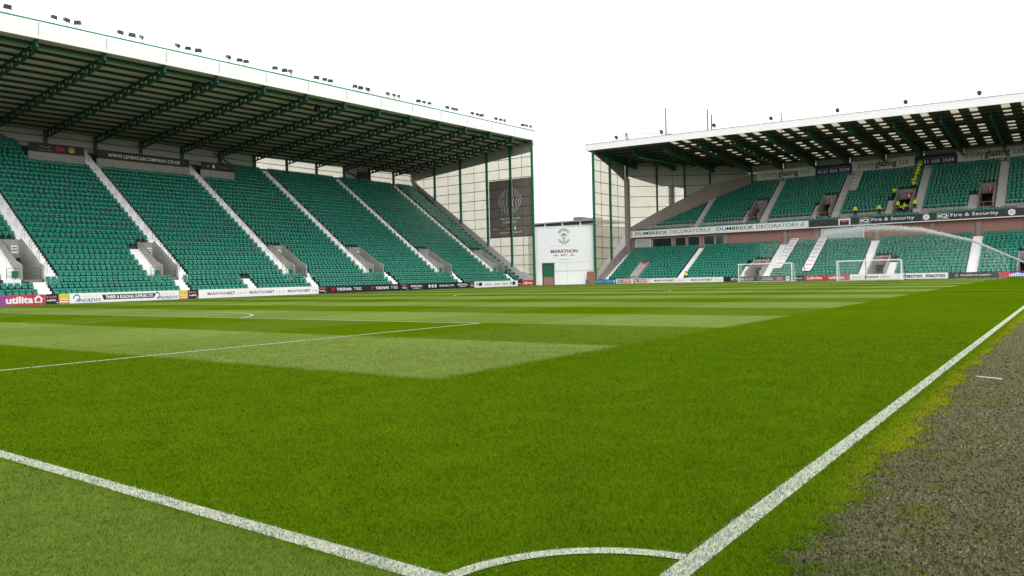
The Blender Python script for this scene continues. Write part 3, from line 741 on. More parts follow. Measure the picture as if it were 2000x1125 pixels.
for i in reversed(range(len(BAYS)-1)):
    a, b = BAYS[i+1], BAYS[i]
    for j, f in enumerate((.22, .42, .60) if i != 0 else (.45, .62, .8)):
        u = a+(b-a)*f+random.uniform(-.15, .15)
        place = ('left', 'middle', 'right')[j]
        if i == 0: lab = '%s lamp of the rightmost floodlight trio on the left roof' % place
        elif i == 1: lab = '%s lamp of the second trio from the right end, left roof' % place
        else:
            n = len(BAYS)-2-i
            lab = '%s lamp of floodlight trio above the %s roof beam from the right, left roof' % (place, ORD[i])
        floodlight(u, 72.25, roofz(u)+1.70, random.uniform(-.9, .9), random.uniform(.15, .5), random.uniform(.66, .82), lab)

# ------------------------------------------------------------------ the two-tier stand (right)
rs = empty('grandstand', (-30.0, 110.0, 0.0), 'two-tier grandstand with green seats and rooflights, behind the far goal', 'grandstand')
RU1 = 10.0
D0, Z0, DD, RR, RN = 110.2, .42, .76, .41, 13
UD0, UZ0, UDD, URR, UN = 122.3, 9.80, .80, .528, 14
LOWA = [-62.6, -49.2, -35.7, -22.45, -9.6, 3.6]; UPA = [-51.0, -39.75, -28.7, -17.4, -7.2, 3.7]
LOWV = [(-57.95, -56.4), (-38.55, -36.55), (-21.6, -19.75), (-4.6, -2.8)]
LOWS = [(-39.75, -38.73), (-19.57, -18.5)]
UPV = [(-42.3, -40.7), (-31.3, -29.65), (-20.5, -18.4), (-9.75, -8.1), (.9, 2.6)]
UPS = [(-43.3, -42.5), (-32.3, -31.5), (-21.7, -20.7), (-11.1, -9.95), (-.3, .7)]
DG0, DG1 = np.array((-63.3, 120.2)), np.array((-46.0, 134.0)); DL = np.linalg.norm(DG1-DG0)
dgx = lambda d: -63.3+(d-120.2)*17.3/13.8
rows = []; seats = []
for k in range(RN):
    d = D0+k*DD; z = Z0+k*RR
    hole = [(a-.005, b+.005) for a, b in LOWV[1:]] if k < 6 else []
    rows.append((free_ranges(-63.3, RU1, hole), d, d+DD, z, max(z-RR-.4, -.02)))
    bl = [(u-.62, u+.62) for u in LOWA]
    if k < 6: bl += [(a-.17, b+.17) for a, b in LOWV]+LOWS
    if k == 6: bl += [(a-.17, b+.17) for a, b in LOWV]
    if k >= RN-1: bl += [(-70, -62.0)]
    for a, b in free_ranges(-62.0, RU1, bl):
        n = int((b-a)/.51)-(k*7 % 3 % 2 if b-a > 4 else 0)
        if n > 0: seats += [(a+(b-a)/n*(i+.5), d+.48, z) for i in range(n)]
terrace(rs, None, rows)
rows = []
for k in range(UN):
    d = UD0+k*UDD; z = UZ0+k*URR
    hole = [(a-.005, b+.005) for a, b in UPV] if k < 6 else []
    x0 = dgx(d)+.2
    rows.append((free_ranges(x0, RU1, hole), d, d+UDD, z, z-URR-.4))
    bl = [(u-.6, u+.6) for u in UPA if not (u < -50 and k > 11)]
    if k < 6: bl += [(a-.17, b+.17) for a, b in UPV]+([] if k > 3 else UPS)
    if k == 6: bl += [(a-.17, b+.17) for a, b in UPV]
    if k >= 11: bl += [(-70, -50.8+(k-11)*1.9)]
    for a, b in free_ranges(x0+2.2, RU1, bl):
        n = int((b-a)/.51)-(k*7 % 3 % 2 if b-a > 4 else 0)
        if n > 0: seats += [(a+(b-a)/n*(i+.5), d+.50, z) for i in range(n)]
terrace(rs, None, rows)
for a, b in free_ranges(-61.5, RU1, [(u-.5, u+.5) for u in (-50.6, -39.0, -26.7, -16.0, -4.6)]):
    n = int((b-a)/.52); seats += [(a+.26+.52*i, 120.55, 8.62) for i in range(n)]
for u in LOWA: aisle(rs, None, u, 1.2, D0, Z0, DD, RR, 0, RN, rail=False)
for u in UPA: aisle(rs, None, u, 1.15, UD0, UZ0, UDD, URR, 0, 11 if u < -50 else UN, m='old_white_paint', rail=False)
mb = MB()
for k in range(11, UN):
    z = UZ0+k*URR; x = -51.6+(k-11)*1.9; mb.box(x, x+2.2, UD0+k*UDD, UD0+(k+1)*UDD-.02, z-.01, z+.1)
mb.build('aisle_steps', 'old_white_paint', rs)
for a, b in LOWS: aisle(rs, None, (a+b)/2, b-a-.02, D0, Z0, DD, RR, 0, 5, rail=False)
for a, b in UPS: aisle(rs, None, (a+b)/2, b-a-.02, UD0, UZ0, UDD, URR, 0, 4, m='old_white_paint', rail=False)
for (a, b), nm in zip(LOWV[1:], ('4', '5', '6')): vomitory(rs, None, a, b, D0, Z0, DD, RR, 0, 6, wall='concrete', sign='red', number=None, hw=.75, rail='steel')
for (a, b), nm in zip(UPV, ('4', '5', '6', '7', '8')): vomitory(rs, None, a, b, UD0, UZ0, UDD, URR, 0, 6, wall='brown_concrete', sign='red', number=nm, hw=.8, rail='steel')
a, b = LOWV[0]     # the boarded-over stairwell near the corner
mb = MB(); mb.prism([(a, 110.5, .3), (a, 115.0, .3), (a, 115.0, 3.55), (a, 114.5, 3.55), (a, 110.5, 1.2)], (b-a, 0, 0)); mb.build('stairwell_cover', 'concrete', rs)
F = Face((a, 114.45, 3.0), (1, 0, 0), (0, 0, 1)); F.rect(.5, 1.35, .1, .7, 'sign_red', rs, 'sign', .5)
place_seats(rs, seats, False)
mb = MB(); mb.box(-63.3, RU1, 109.9, 110.15, -.03, .7); mb.build('front_wall', 'concrete', rs)
# wall between the tiers
mb = MB(); mb.box(-63.3, RU1, 120.55, 120.8, 0, 8.0); mb.build('tier_wall', 'brick_red', rs)
for x in (-45.3, -35.7, -31.0, -22.45, -9.6, -15.2, -4.0, 3.6):
    mb = MB(); mb.box(x-.28, x+.28, 120.35, 120.53, 5.2, 7.98); mb.build('pilaster', 'brown_concrete', rs)
WIN = [(-61.9, -58.9, 'glass_pale'), (-58.6, -54.9, 'glass_dark'), (-54.4, -52.3, 'glass_dark'), (-52.05, -49.8, 'glass_dark'), (-49.2, -47.25, 'glass_dark'), (-47.15, -45.65, 'glass_dark')]
for a, b, g in WIN+[(-30.3, -24.2, 'glass_pale')]:
    fr = MB()
    for q in ((a, b, 7.55, 7.67), (a, b, 6.05, 6.17), (a, a+.1, 6.17, 7.55), (b-.1, b, 6.17, 7.55)): fr.box(q[0], q[1], 120.43, 120.53, q[2], q[3])
    w = fr.build('window_frame', 'white_sheet' if g == 'glass_pale' else 'grey_wall', rs)
    mb = MB(); mb.box(a+.1, b-.1, 120.47, 120.5, 6.17, 7.55); mb.build('pane', g, w)
mb = MB(); mb.box(-63.2, -45.5, 120.30, 120.54, 5.62, 6.0); mb.build('window_sill', 'brick_red', rs)
# upper tier front: slab, walkway wall, rails
mb = MB(); mb.box(-62.9, RU1, 119.95, 122.25, 8.1, 8.6); mb.build('upper_slab', 'concrete', rs)
mb = MB(); mb.box(-61.5, RU1, 121.1, 122.05, 8.601, 9.3); mb.build('walkway', 'concrete', rs)
for a, b in free_ranges(-61.2, RU1, [(p_[0], p_[1]) for p_ in UPV]+[(u-.6, u+.6) for u in UPA]+UPS):
    if b-a > .4: mb = MB(); mb.box(a, b, 122.06, 122.28, 8.6, 9.95); mb.build('walkway_wall', 'concrete', rs)
rb = MB()
for x in np.arange(-60.8, RU1, 1.1): rb.tube((x, 121.95, 9.3), (x, 121.95, 10.35), .02, 4)
rb.tube((-60.8, 121.95, 10.35), (RU1, 121.95, 10.35), .025, 5); rb.build('walkway_rail', 'steel', rs)
mb = MB(); mb.box(-62.9, RU1, 119.72, 119.95, 7.92, 8.04); mb.build('fascia_trim', 'white_sheet', rs)
mb = MB(); mb.box(-62.9, RU1, 119.78, 119.94, 8.045, 9.06); mb.build('balcony_front', 'concrete', rs)
# rear wall
rsof = lambda x, d: 22.13-.0187*(x+64)-.062*(d-108.5)+.02
mb = MB(); mb.box(-46.0, RU1, 133.75, 133.95, 0, 17.3); mb.build('rear_wall', 'brown_concrete', rs)
RB = [-7.15-5.45*i for i in range(11)]+[-1.7, 3.75, 9.2]; RB.sort()
for x0, x1 in zip([-46.0]+[b for b in RB if b > -45], [b for b in RB if b > -45]+[RU1]):
    if x1-x0 < .2: continue
    wall_panes(rs, (x0, 133.8), (x1, 133.8), [0, x1-x0], [17.3, 19.0, 25], lambda s: 17.3, lambda s, x0=x0: rsof(x0+s, 133.8)-.02, 'grey_wall', 'cladding_panel', gap=.015)
mb = MB(); mb.bar((-46, 133.7, 19.03), (RU1, 133.7, 19.03), .08, .06); mb.build('sheeting_rail', 'rail_dark', rs)
# roof with rooflight openings
us = [-64.4]; sk = set()
dE = [108.3+2.14*i for i in range(13)]
for i in range(len(RB)-1):
    w = RB[i+1]-RB[i]
    us += [RB[i]+w*.20, RB[i]+w*.37, RB[i]+w*.58, RB[i]+w*.75]
us += [RU1]; us.sort()
opens = {0, 1, 2, 4, 5, 6, 8, 9, 10}
mb = MB(); pan = []
for i in range(len(us)-1):
    a, b = us[i], us[i+1]; skc = (i % 2 == 1) and b < 9.5 and a > -52
    for j in range(12):
        da, db = dE[j], dE[j+1]
        if skc and j in opens and not (a < -45 and j > 5): pan.append((a, b, da, db, j)); continue
        mb.hexa([(a, da, rsof(a, da)), (b, da, rsof(b, da)), (b, db, rsof(b, db)), (a, db, rsof(a, db))],
                [(a, da, rsof(a, da)+.1), (b, da, rsof(b, da)+.1), (b, db, rsof(b, db)+.1), (a, db, rsof(a, db)+.1)])
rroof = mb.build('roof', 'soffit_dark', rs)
for a, b, da, db, j in pan:
    mb = MB(); mb.hexa([(a+.02, da+.05, rsof(a, da)+.03), (b-.02, da+.05, rsof(b, da)+.03), (b-.02, db-.05, rsof(b, db)+.03), (a+.02, db-.05, rsof(a, db)+.03)],
                       [(a+.02, da+.05, rsof(a, da)+.06), (b-.02, da+.05, rsof(b, da)+.06), (b-.02, db-.05, rsof(b, db)+.06), (a+.02, db-.05, rsof(a, db)+.06)])
    mb.build('rooflight', 'rooflight', rroof)
for j, d in enumerate(dE[1:-1]):
    mb = MB(); mb.bar((-64.2, d, rsof(-64.2, d)-.145), (RU1, d, rsof(RU1, d)-.145), .12, .27); mb.build('purlin', 'purlin', rroof)
for x in RB:
    dmax = 133.6 if x > -46 else 120.2+(x+63.3)*13.8/17.3-.3
    if dmax < 113: continue
    mb = MB(); cell_beam(mb, (x, 108.9, rsof(x, 108.9)-.30), (x, dmax, rsof(x, dmax)-.30), .95, .5); mb.build('roof_beam', 'dark_green_steel', rroof)
    if x > -46: mb = MB(); mb.box(x-.14, x+.14, 133.35, 133.6, 17.2, rsof(x, 133.5)-.9); mb.build('rear_column', 'dark_green_steel', rs)
for a, b in zip([-64.6]+RB, RB+[RU1]):
    if b-a < .3: continue
    mb = MB(); a += .004; b -= .004
    mb.hexa([(a, 108.15, rsof(a, 108.2)-.02), (b, 108.15, rsof(b, 108.2)-.02), (b, 108.28, rsof(b, 108.2)-.02), (a, 108.28, rsof(a, 108.2)-.02)],
            [(a, 108.15, rsof(a, 108.2)+1.02), (b, 108.15, rsof(b, 108.2)+1.02), (b, 108.28, rsof(b, 108.2)+1.02), (a, 108.28, rsof(a, 108.2)+1.02)])
    mb.build('fascia_panel', 'white_sheet', rroof)
mb = MB(); mb.bar((-64.6, 108.2, rsof(-64.6, 108.2)+1.05), (RU1, 108.2, rsof(RU1, 108.2)+1.05), .2, .04); mb.build('fascia_cap', 'steel', rroof)
mb = MB(); mb.tube((-56.2, 111.0, rsof(-56.2, 111)-1.3), (-52.5, 124.5, rsof(-52, 124)-1.2), .07, 6); mb.build('tie_rod', 'green_pipe', rroof)
# end wall: straight part, then the chamfer
endz = lambda s: float(np.interp(s, [0, .5, 5.9, 10.5, 11.7], [21.9, 21.7, 20.1, 18.3, 17.9]))
endlo = lambda s: float(np.interp(s, [0, .2, 3.4, 8.0, 11.7], [.9, 1.2, 3.5, 6.2, 9.3]))
E0, E1 = (-63.5, 108.5), (-63.5, 120.2)
zz = [0.6+1.83*i for i in range(13)]
es = [0, 2.8, 5.6, 8.6, 11.55]
wall_panes(rs, E0, E1, es, zz, endlo, endz, 'sheeting', 'pane')
wall_panes(rs, E0, E1, [0, 5.6, 11.6], [0, 99], lambda s: endz(s)+.02, lambda s: rsof(-63.5, 108.5+s)-.02, 'grey_cladding', 'cladding_panel', gap=.01)
wall_rails(rs, E0, E1, 0, 11.6, zz, endlo, endz, off=-.08, vs=es)
for s in (0.05, 5.7, 11.7):
    mb = MB(); mb.box(-63.45, -63.12, 108.5+s-.15, 108.5+s+.15, 0, rsof(-63.3, 108.5+s)-.02); mb.build('end_column', 'green_steel', rs)
mb = MB(); mb.box(-63.1, -62.4, 118.9, 119.7, 0, 18.4); mb.build('concrete_column', 'brown_concrete', rs)
dlo = lambda s: float(np.interp(s, [0, 5.45, 10.4, 14.8, 16, 21.4, 30], [9.4, 12.4, 14.76, 17.0, 17.2, 18.3, 19]))
dhi = lambda s: float(np.interp(s, [0, .5, 5.46, 10.41, 10.42, 30], [19, 18.87, 17.23, 16.55, 0, 0]))
ds = [0, 1.8, 3.6, 5.4, 7.1, 8.8, 10.4]
wall_panes(rs, DG0, DG1, ds, zz, dlo, dhi, 'sheeting', 'pane')
wall_panes(rs, DG0, DG1, [0, 5.4, 10.4, 15.0, DL], [0]+zz[8:]+[40], lambda s: max(dhi(s)+.02, dlo(s)), lambda s: rsof(DG0[0]+(DG1-DG0)[0]*s/DL, DG0[1]+(DG1-DG0)[1]*s/DL)-.02, 'grey_wall', 'cladding_panel', gap=.012)
wall_rails(rs, DG0, DG1, 0, DL, zz, dlo, lambda s: 40 if s < 99 else 0, off=-.1)
dv = (DG1-DG0)/DL; dn = np.array((dv[1], -dv[0]))
for s in (.1, 5.4, 10.4, 15.0):
    q = DG0+dv*s+dn*.22; mb = MB(); mb.box(q[0]-.13, q[0]+.13, q[1]-.13, q[1]+.13, dlo(s)-.6, rsof(q[0], q[1])-.02); mb.build('end_column', 'dark_green_steel' if s > 1 else 'green_steel', rs)
q = DG0+dv*8.2-dn*.5; mb = MB(); mb.box(q[0]-.4, q[0]+.4, q[1]-.4, q[1]+.4, 8, 22); mb.build('outer_pier', 'concrete_dark', rs)
mb = MB()
for s0, s1 in zip((0, 5.45, 10.4, 14.8, 16, 21.4), (5.45, 10.4, 14.8, 16, 21.4, DL-.1)):
    a = DG0+dv*s0+dn*.05; b = DG0+dv*s1+dn*.05; a2 = DG0+dv*s0+dn*.4; b2 = DG0+dv*s1+dn*.4
    mb.hexa([(*a, 7.5), (*b, 7.5), (*b2, 7.5), (*a2, 7.5)], [(*a, dlo(s0)+.15), (*b, dlo(s1)+.15), (*b2, dlo(s1)+.15), (*a2, dlo(s0)+.15)])
mb.build('chamfer_parapet', 'brown_concrete', rs)
mb = MB(); mb.prism([(-63.1, 109.2, -.03), (-63.1, 118.8, -.03), (-63.1, 118.8, 6.6), (-63.1, 112.0, 3.0), (-63.1, 109.2, 1.3)], (.3, 0, 0)); mb.build('end_parapet', 'brown_concrete', rs)
mb = MB(); mb.box(-64.6, -63.2, 108.0, 108.42, 0, 2.1); mb.build('brick_plinth', 'brick_red', rs)

# lamps, masts and stay on the right roof
for i, (x, z) in enumerate(((-58.77, 23.77), (-50.82, 23.56), (-42.25, 23.28), (-33.79, 23.16), (-24.78, 23.01), (-16.42, 22.91), (-8.22, 22.72))):
    zt = rsof(x, 108.5)+1.07
    r = empty('roof_lamp', (x, 108.5, zt), 'round dark lamp on the right roof edge, %s from the left' % ORD[i], 'lamp', 'round lamps on the right roof edge')
    mb = MB(); n = 10
    for j in range(4):
        r0, r1 = (.10, .22, .27, .27)[j], (.22, .27, .27, .23)[j]; a, b = (-.34, -.2, 0, .2)[j], (-.2, 0, .2, .26)[j]
        mb.tube((x, 108.5-a, zt+.62+a*.3), (x, 108.5-b, zt+.62+b*.3), r0, n, r2=r1)
    mb.build('housing', 'lamp_body', r)
    mb = MB(); mb.tube((x, 108.22, zt+.7), (x, 108.18, zt+.71), .2, 12); mb.build('lens', 'charcoal', r)
    mb = MB(); mb.tube((x, 108.5, zt-.02), (x, 108.5, zt+.4), .05, 6); mb.box(x-.15, x+.15, 108.4, 108.6, zt-.02, zt+.03); mb.build('bracket', 'steel', r)
for i, (x, z1, lab) in enumerate(((-57.7, 31.0, 'tall thin mast on the right roof, nearest the corner'), (-49.9, 29.6, 'thin grey mast on the right roof, left one of the pair'), (-49.2, 28.6, 'thin grey mast on the right roof, right one of the pair'), (-37.4, 27.3, 'short thin mast farthest right on the right roof'))):
    mb = MB(); zb = rsof(x, 125)+.1; mb.tube((x, 125, zb), (x, 125, z1), .15, 6, r2=.11); mb.box(x-.2, x+.2, 124.8, 125.2, zb-.05, zb+.05)
    for q in (.55, .8): mb.tube((x-.06, 125, zb+(z1-zb)*q), (x+.06, 125, zb+(z1-zb)*q+.02), .05, 6)
    tag(mb.build('roof_mast', 'lamp_body', base=(x, 125, zb)), lab, 'mast', 'masts on the right roof')
r = empty('roof_stay', (-64.0, 121.5, 21.4), 'green A-frame with tie rods on the right roof by the corner', 'frame')
zb = rsof(-64, 121.5)+.1
mb = MB(); mb.tube((-64, 121.5, zb), (-63.9, 121.5, 26.9), .1, 6); mb.tube((-63.2, 121.5, zb), (-63.7, 121.5, 26.9), .1, 6); mb.build('a_frame', 'green_pipe', r)
mb = MB(); mb.tube((-63.8, 121.5, 26.7), (-55.0, 121.5, 25.6), .09, 6); mb.tube((-63.9, 121.5, 26.7), (-64.3, 112.0, 22.6), .07, 6); mb.tube((-63.8, 121.5, 26.7), (-61.5, 121.5, zb), .08, 6); mb.build('tie_rod', 'steel', r)

# banners on the balcony front
def balcony_banner(a, b, m, label):
    r = empty('advertising_banner', (a, 119.76, 8.05), label, 'banner', 'banners along the balcony front')
    mb = MB(); mb.box(a, b, 119.70, 119.775, 8.05, 9.07); mb.build('banner_sheet', m, r)
    return r, Face((a, 119.70, 8.05), (1, 0, 0), (0, 0, 1))
def brush(F, r, x):
    F.poly([(x, .25), (x+.1, .2), (x+.3, .55), (x+.55, .8), (x+.45, .85), (x+.2, .6)], 'ink', r, 'brush_mark'); F.poly([(x+.35, .25), (x+.5, .2), (x+.6, .5), (x+.5, .55)], 'ink_grey', r, 'brush_mark')
for (a, b, lab) in ((-62.85, -47.4, 'white painted-letter banner on the balcony, nearest the corner'), (-47.36, -31.95, 'white painted-letter banner on the balcony, beside the black one')):
    r, F = balcony_banner(a, b, 'board_white', lab)
    o = .1 if a < -60 else .3
    if a < -60: brush(F, r, .15); brush(F, r, 14.6); x0 = 1.35
    else: brush(F, r, 14.2); x0 = .75
    F.text('DUMBRECK', x0, x0+6.15, .25, .79, 'ink', r, .012, 1.0); F.text('DECORATORS', x0+6.6, x0+13.1, .25, .79, 'ink', r, -.003, 1.0)
r, F = balcony_banner(-31.9, -25.0, 'charcoal', 'blank dark banner with a small picture panel on the balcony')
F.rect(4.3, 6.0, .06, .98, 'board_white', r, 'picture_border'); F.rect(4.5, 5.8, .08, .7, 'navy', r, 'picture', .009); F.poly([(4.5, .7), (5.1, .45), (5.8, .66), (5.8, .8), (4.5, .8)], 'pink', r, 'picture', .012)
def iq(a, b, lab):
    r, F = balcony_banner(a, b, 'charcoal', lab)
    for q in ((.3, 1.75, .1, .14), (.3, 1.75, .9, .94), (.3, .34, .14, .9), (1.71, 1.75, .14, .9)): F.rect(*q, 'board_white', r, 'logo_frame')
    F.text('iQ', .45, 1.6, .22, .8, 'board_white', r, .04); F.text('Fire & Security', 1.95, 7.6, .24, .83, 'board_white', r, .012, 1.05)
    F.disc(9.1 if b-a > 9.4 else b-a-.8, .52, .47, 'board_white', r, 'hexagon', n=6, t0=90); F.ring(9.1 if b-a > 9.4 else b-a-.8, .55, .12, .17, 0, 360, 'ink_grey', r, 'hexagon_mark', .012)
iq(-24.96, -14.85, 'black fire and security banner on the balcony, left one')
iq(-14.81, -4.6, 'black fire and security banner on the balcony, right one')
balcony_banner(-4.56, RU1, 'charcoal', 'dark blank banner at the right end of the balcony')
# banners on the rear wall
def rear_banner(a, b, kind, lab):
    r = empty('advertising_banner', (a, 133.4, 17.55), lab, 'banner', 'banners on the right rear wall')
    zt = 19.15 if kind == 'w' else 19.0
    mb = MB(); mb.box(a, b, 133.22, 133.34, 17.5, zt); mb.build('banner_sheet', 'grey_panel' if kind == 'w' else 'navy', r)
    F = Face((a, 133.22, 17.5), (1, 0, 0), (0, 0, 1)); w = b-a
    if kind == 'w':
        F.text('trinity', .09*w, .37*w, .12, 1.4, 'ink', r, .0); F.text('glazing', .375*w, .72*w, .12, 1.4, 'ink', r, .03); F.text('Ltd', .77*w, .90*w, .45, 1.3, 'ink', r, -.004)
    else:
        F.text('0131 555 3539', .06*w, .94*w, .22, .72, 'board_white', r, .01); F.marks(.08*w, .92*w, .9, 1.05, 'ink_grey', r, 20)
mat('grey_panel', (0.64, 0.63, 0.61), 0.6, 0.08, 0.6)
rear_banner(-44.3, -34.4, 'w', 'grey glazing banner on the right rear wall, nearest the corner')
rear_banner(-34.3, -28.6, 'b', 'navy telephone-number banner on the rear wall, left one')
rear_banner(-28.5, -19.3, 'w', 'grey glazing banner on the rear wall, between the navy ones')
rear_banner(-19.2, -13.5, 'b', 'navy telephone-number banner on the rear wall, right one')
rear_banner(-13.4, -4.0, 'w', 'grey glazing banner on the rear wall, farthest right')
# long white banners laid over the seats
def seat_banner(xc, w, d0, d1, base, lab, nm, lean=.0):
    z = (lambda d: Z0+RR/DD*(d-D0)+.72) if base == 'low' else (lambda d: UZ0+URR/UDD*(d-UD0)+.66)
    r = empty('seat_banner', (xc, d0, z(d0)), lab, 'banner', 'long white banners draped over the seats')
    n = 14; vs = []; fs = []
    for i in range(n+1):
        f = i/n; d = d0+(d1-d0)*f; zz_ = z(d)+.03*math.sin(i*2.1); x = xc+lean*(f-.5)
        tw = w*(1-.15*(i in (0, n)))
        vs += [(x-tw/2, d, zz_), (x+tw/2, d, zz_), (x+tw/2, d+.02, zz_-.02), (x-tw/2, d+.02, zz_-.02)]
    for i in range(n):
        a = 4*i; fs += [(a, a+1, a+5, a+4), (a+1, a+2, a+6, a+5), (a+2, a+3, a+7, a+6), (a+3, a, a+4, a+7)]
    fs += [(0, 3, 2, 1), (4*n, 4*n+1, 4*n+2, 4*n+3)]
    mb = MB(); mb.add(vs, fs); mb.build('cloth', nm, r, smooth=False)
    m = 9 if base == 'low' else 6
    for i in range(m):
        f = (i+.5)/m; d = d0+(d1-d0)*f; x = xc+lean*(f-.5); nd = np.array((0, -(z(d1)-z(d0)), (d1-d0))); nd /= np.linalg.norm(nd); u_ = np.cross(nd, (1, 0, 0)) ; u_ = u_/np.linalg.norm(u_)
        F = Face(np.array((x, d, z(d)))+nd*.04, (1, 0, 0), u_ if u_[1] > 0 else -u_)
        F.marks(-w*.36, w*.36, -.12, .14, 'ink' if base == 'up' else ('pink' if i % 4 == 2 else 'ink_grey'), r, 5)
seat_banner(-34.2, 1.25, 111.6, 120.2, 'low', 'long white banner over the lower seats, beside the white aisle', 'board_white', .3)
seat_banner(-29.9, 1.25, 110.7, 120.2, 'low', 'long white banner over the lower seats, right of the far goal', 'board_white', .1)
seat_banner(-27.3, 1.15, 127.6, 133.0, 'up', 'shorter white banner over the upper-tier seats', 'grey_panel', .0)

# ------------------------------------------------------------------ pitch-side boards
def board(face, a, b, h, m, lab, group):
    if face == 'L':
        r = empty('advertising_board', (-71.0, a, 0), lab, 'advertising board', group); mb = MB(); mb.box(-71.06, -71.0, a+.02, b-.02, .03, h); mb.build('panel', m, r)
        mb = MB()
        for q in np.linspace(a+.3, b-.3, max(2, int((b-a)/2.5))): mb.bar((-71.07, q, h*.8), (-71.5, q, .0), .05); mb.box(-71.55, -71.0, q-.03, q+.03, 0, .03)
        mb.build('stay', 'steel', r); return r, Face((-71.0, a, 0), (0, 1, 0), (0, 0, 1)), b-a
    r = empty('advertising_board', (a, 108.3, 0), lab, 'advertising board', group); mb = MB(); mb.box(a+.02, b-.02, 108.3, 108.36, .03, h); mb.build('panel', m, r)
    mb = MB()
    for q in np.linspace(a+.3, b-.3, max(2, int((b-a)/2.5))): mb.bar((q, 108.37, h*.8), (q, 108.8, .0), .05); mb.box(q-.03, q+.03, 108.3, 108.85, 0, .03)
    mb.build('stay', 'steel', r); return r, Face((a, 108.3, 0), (1, 0, 0), (0, 0, 1)), b-a
GL, GR = 'boards along the left touchline', 'boards along the far goal line'; HL, HR = .92, .76
r, F, w = board('L', 12.0, 19.9, HL, 'board_white', 'plain white board at the near end of the left touchline', GL)
r, F, w = board('L', 19.9, 27.1, HL, 'print_a', 'purple and red board with a house outline, below the white aisle', GL)
F.text('utilita', w-3.05, w-.95, .18, .78, 'board_white', r, .035)
F.poly([(w-.82, .2), (w-.70, .2), (w-.70, .5), (w-.53, .68), (w-.36, .5), (w-.36, .2), (w-.24, .2), (w-.24, .5), (w-.12, .5), (w-.53, .88), (w-.94, .5), (w-.82, .5)], 'board_white', r, 'house_outline'); F.rect(w-.70, w-.36, .2, .29, 'board_white', r, 'house_outline', .007)
def small_dark(a, b, lab, m='pink'):
    r, F, w = board('L', a, b, HL, 'black', lab, GL)
    F.marks(.08, w*.86, .58, .82, m, r, 4); F.marks(.12, w*.84, .3, .46, 'board_white', r, 6); F.rect(w*.84, w*.92, .1, .2, 'board_white', r)
def small_yellow(a, b, lab):
    r, F, w = board('L', a, b, HL, 'yellow', lab, GL)
    F.rect(0.03, w-.03, .05, .16, 'orange', r); F.rect(.03, w-.03, .16, .26, 'board_white', r); F.rect(.03, w-.03, .26, .38, 'orange', r); F.rect(.03, w-.03, .38, .44, 'board_white', r)
small_dark(27.14, 28.22, 'small black board with pink print beside the purple one')
small_yellow(28.26, 29.05, 'small yellow and orange board, left one')
r, F, w = board('L', 29.1, 39.5, HL, 'board_white', 'white board with blue names and a black slanted block', GL)
for x in (.35, w-2.55):
    F.text('ANDREWS', x+.15, x+2.35, .12, .42, 'blue_ink', r, .01, slant=.25); F.ring(x+.28, .5, .22, .3, -60, 200, 'blue_ink', r, 'swoosh'); F.poly([(x+.1, .82), (x+.5, .82), (x+.3, .70)], 'sky_blue', r, 'swoosh'); F.marks(x+.7, x+2.2, .6, .68, 'faint_pink', r, 12)
F.poly([(3.0, .26), (7.75, .26), (7.95, .72), (2.85, .72)][::1], 'ink', r, 'text_block'); F.text('TIMBER & BUILDING SUPPLIES LTD', 3.15, 7.7, .34, .64, 'board_white', r, .03, lift=.012)
small_yellow(39.53, 40.42, 'small yellow and orange board, right one')
small_dark(40.46, 41.58, 'small black board with pink print beside the long white one')
r, F, w = board('L', 41.62, 57.05, HL, 'board_white', 'long white board with a betting name printed three times', GL)
for x in (1.0, 6.0, 11.0):
    F.text('MARATHON', x, x+2.35, .32, .62, 'maroon', r, .015, 1.05); F.text('BET', x+2.42, x+3.2, .32, .62, 'ink', r, .02, 1.05); F.marks(x+3.5, x+4.7, .36, .55, 'faint_pink', r, 8)
small_dark(57.1, 58.2, 'small black board with pink print left of the tyre board')
r, F, w = board('L', 58.24, 70.9, HL, 'black', 'black board with tyre names and red arrows', GL)
for x in (.6, 7.0):
    F.poly([(x, .66), (x+.75, .66), (x+.4, .28), (x+.1, .28), (x+.38, .5)], 'red', r, 'arrow'); F.text('YOKOHAMA', x+.95, x+3.35, .30, .66, 'board_white', r, .03); F.text('TYRES', x+3.65, x+4.95, .30, .66, 'board_white', r, .0)
small_dark(70.95, 72.1, 'small black board with pink print right of the tyre board')
r, F, w = board('L', 72.15, 85.1, HL, 'black', 'black board with distillery names and three round icons', GL)
for x in (.5, 10.2): F.text('EDEN.MILL', x, x+2.3, .42, .68, 'board_white', r, .02); F.marks(x+.4, x+1.9, .22, .32, 'board_white', r, 10)
for k in range(3): F.disc(4.2+.62*k, .48, .22, 'board_white', r, 'icon'); F.disc(4.2+.62*k, .48, .08, 'ink', r, 'icon', .012)
F.text('EDENMILL.COM', 6.3, 9.4, .36, .62, 'board_white', r, .015)
small_dark(85.15, 86.15, 'small black board with pink print near the far end')
r, F, w = board('L', 86.2, 97.2, HL, 'board_white', 'white board with fine print and dark square logos at both ends', GL)
for x in (.6, w-1.9): F.rect(x+.4, x+1.2, .25, .75, 'ink', r, 'logo'); F.disc(x, .5, .22, 'ink_grey', r, 'logo')
for x in (2.6, 4.9, 6.9): F.marks(x, x+1.5, .35, .6, 'ink_grey', r, 9)
small_dark(97.25, 98.3, 'small black board with maroon print beside the red end board', 'maroon')
r, F, w = board('L', 98.35, 101.7, HL, 'red', 'red board with white script at the far end of the touchline', GL); F.text('Ladbrokes', .4, 2.9, .25, .72, 'board_white', r, .02)
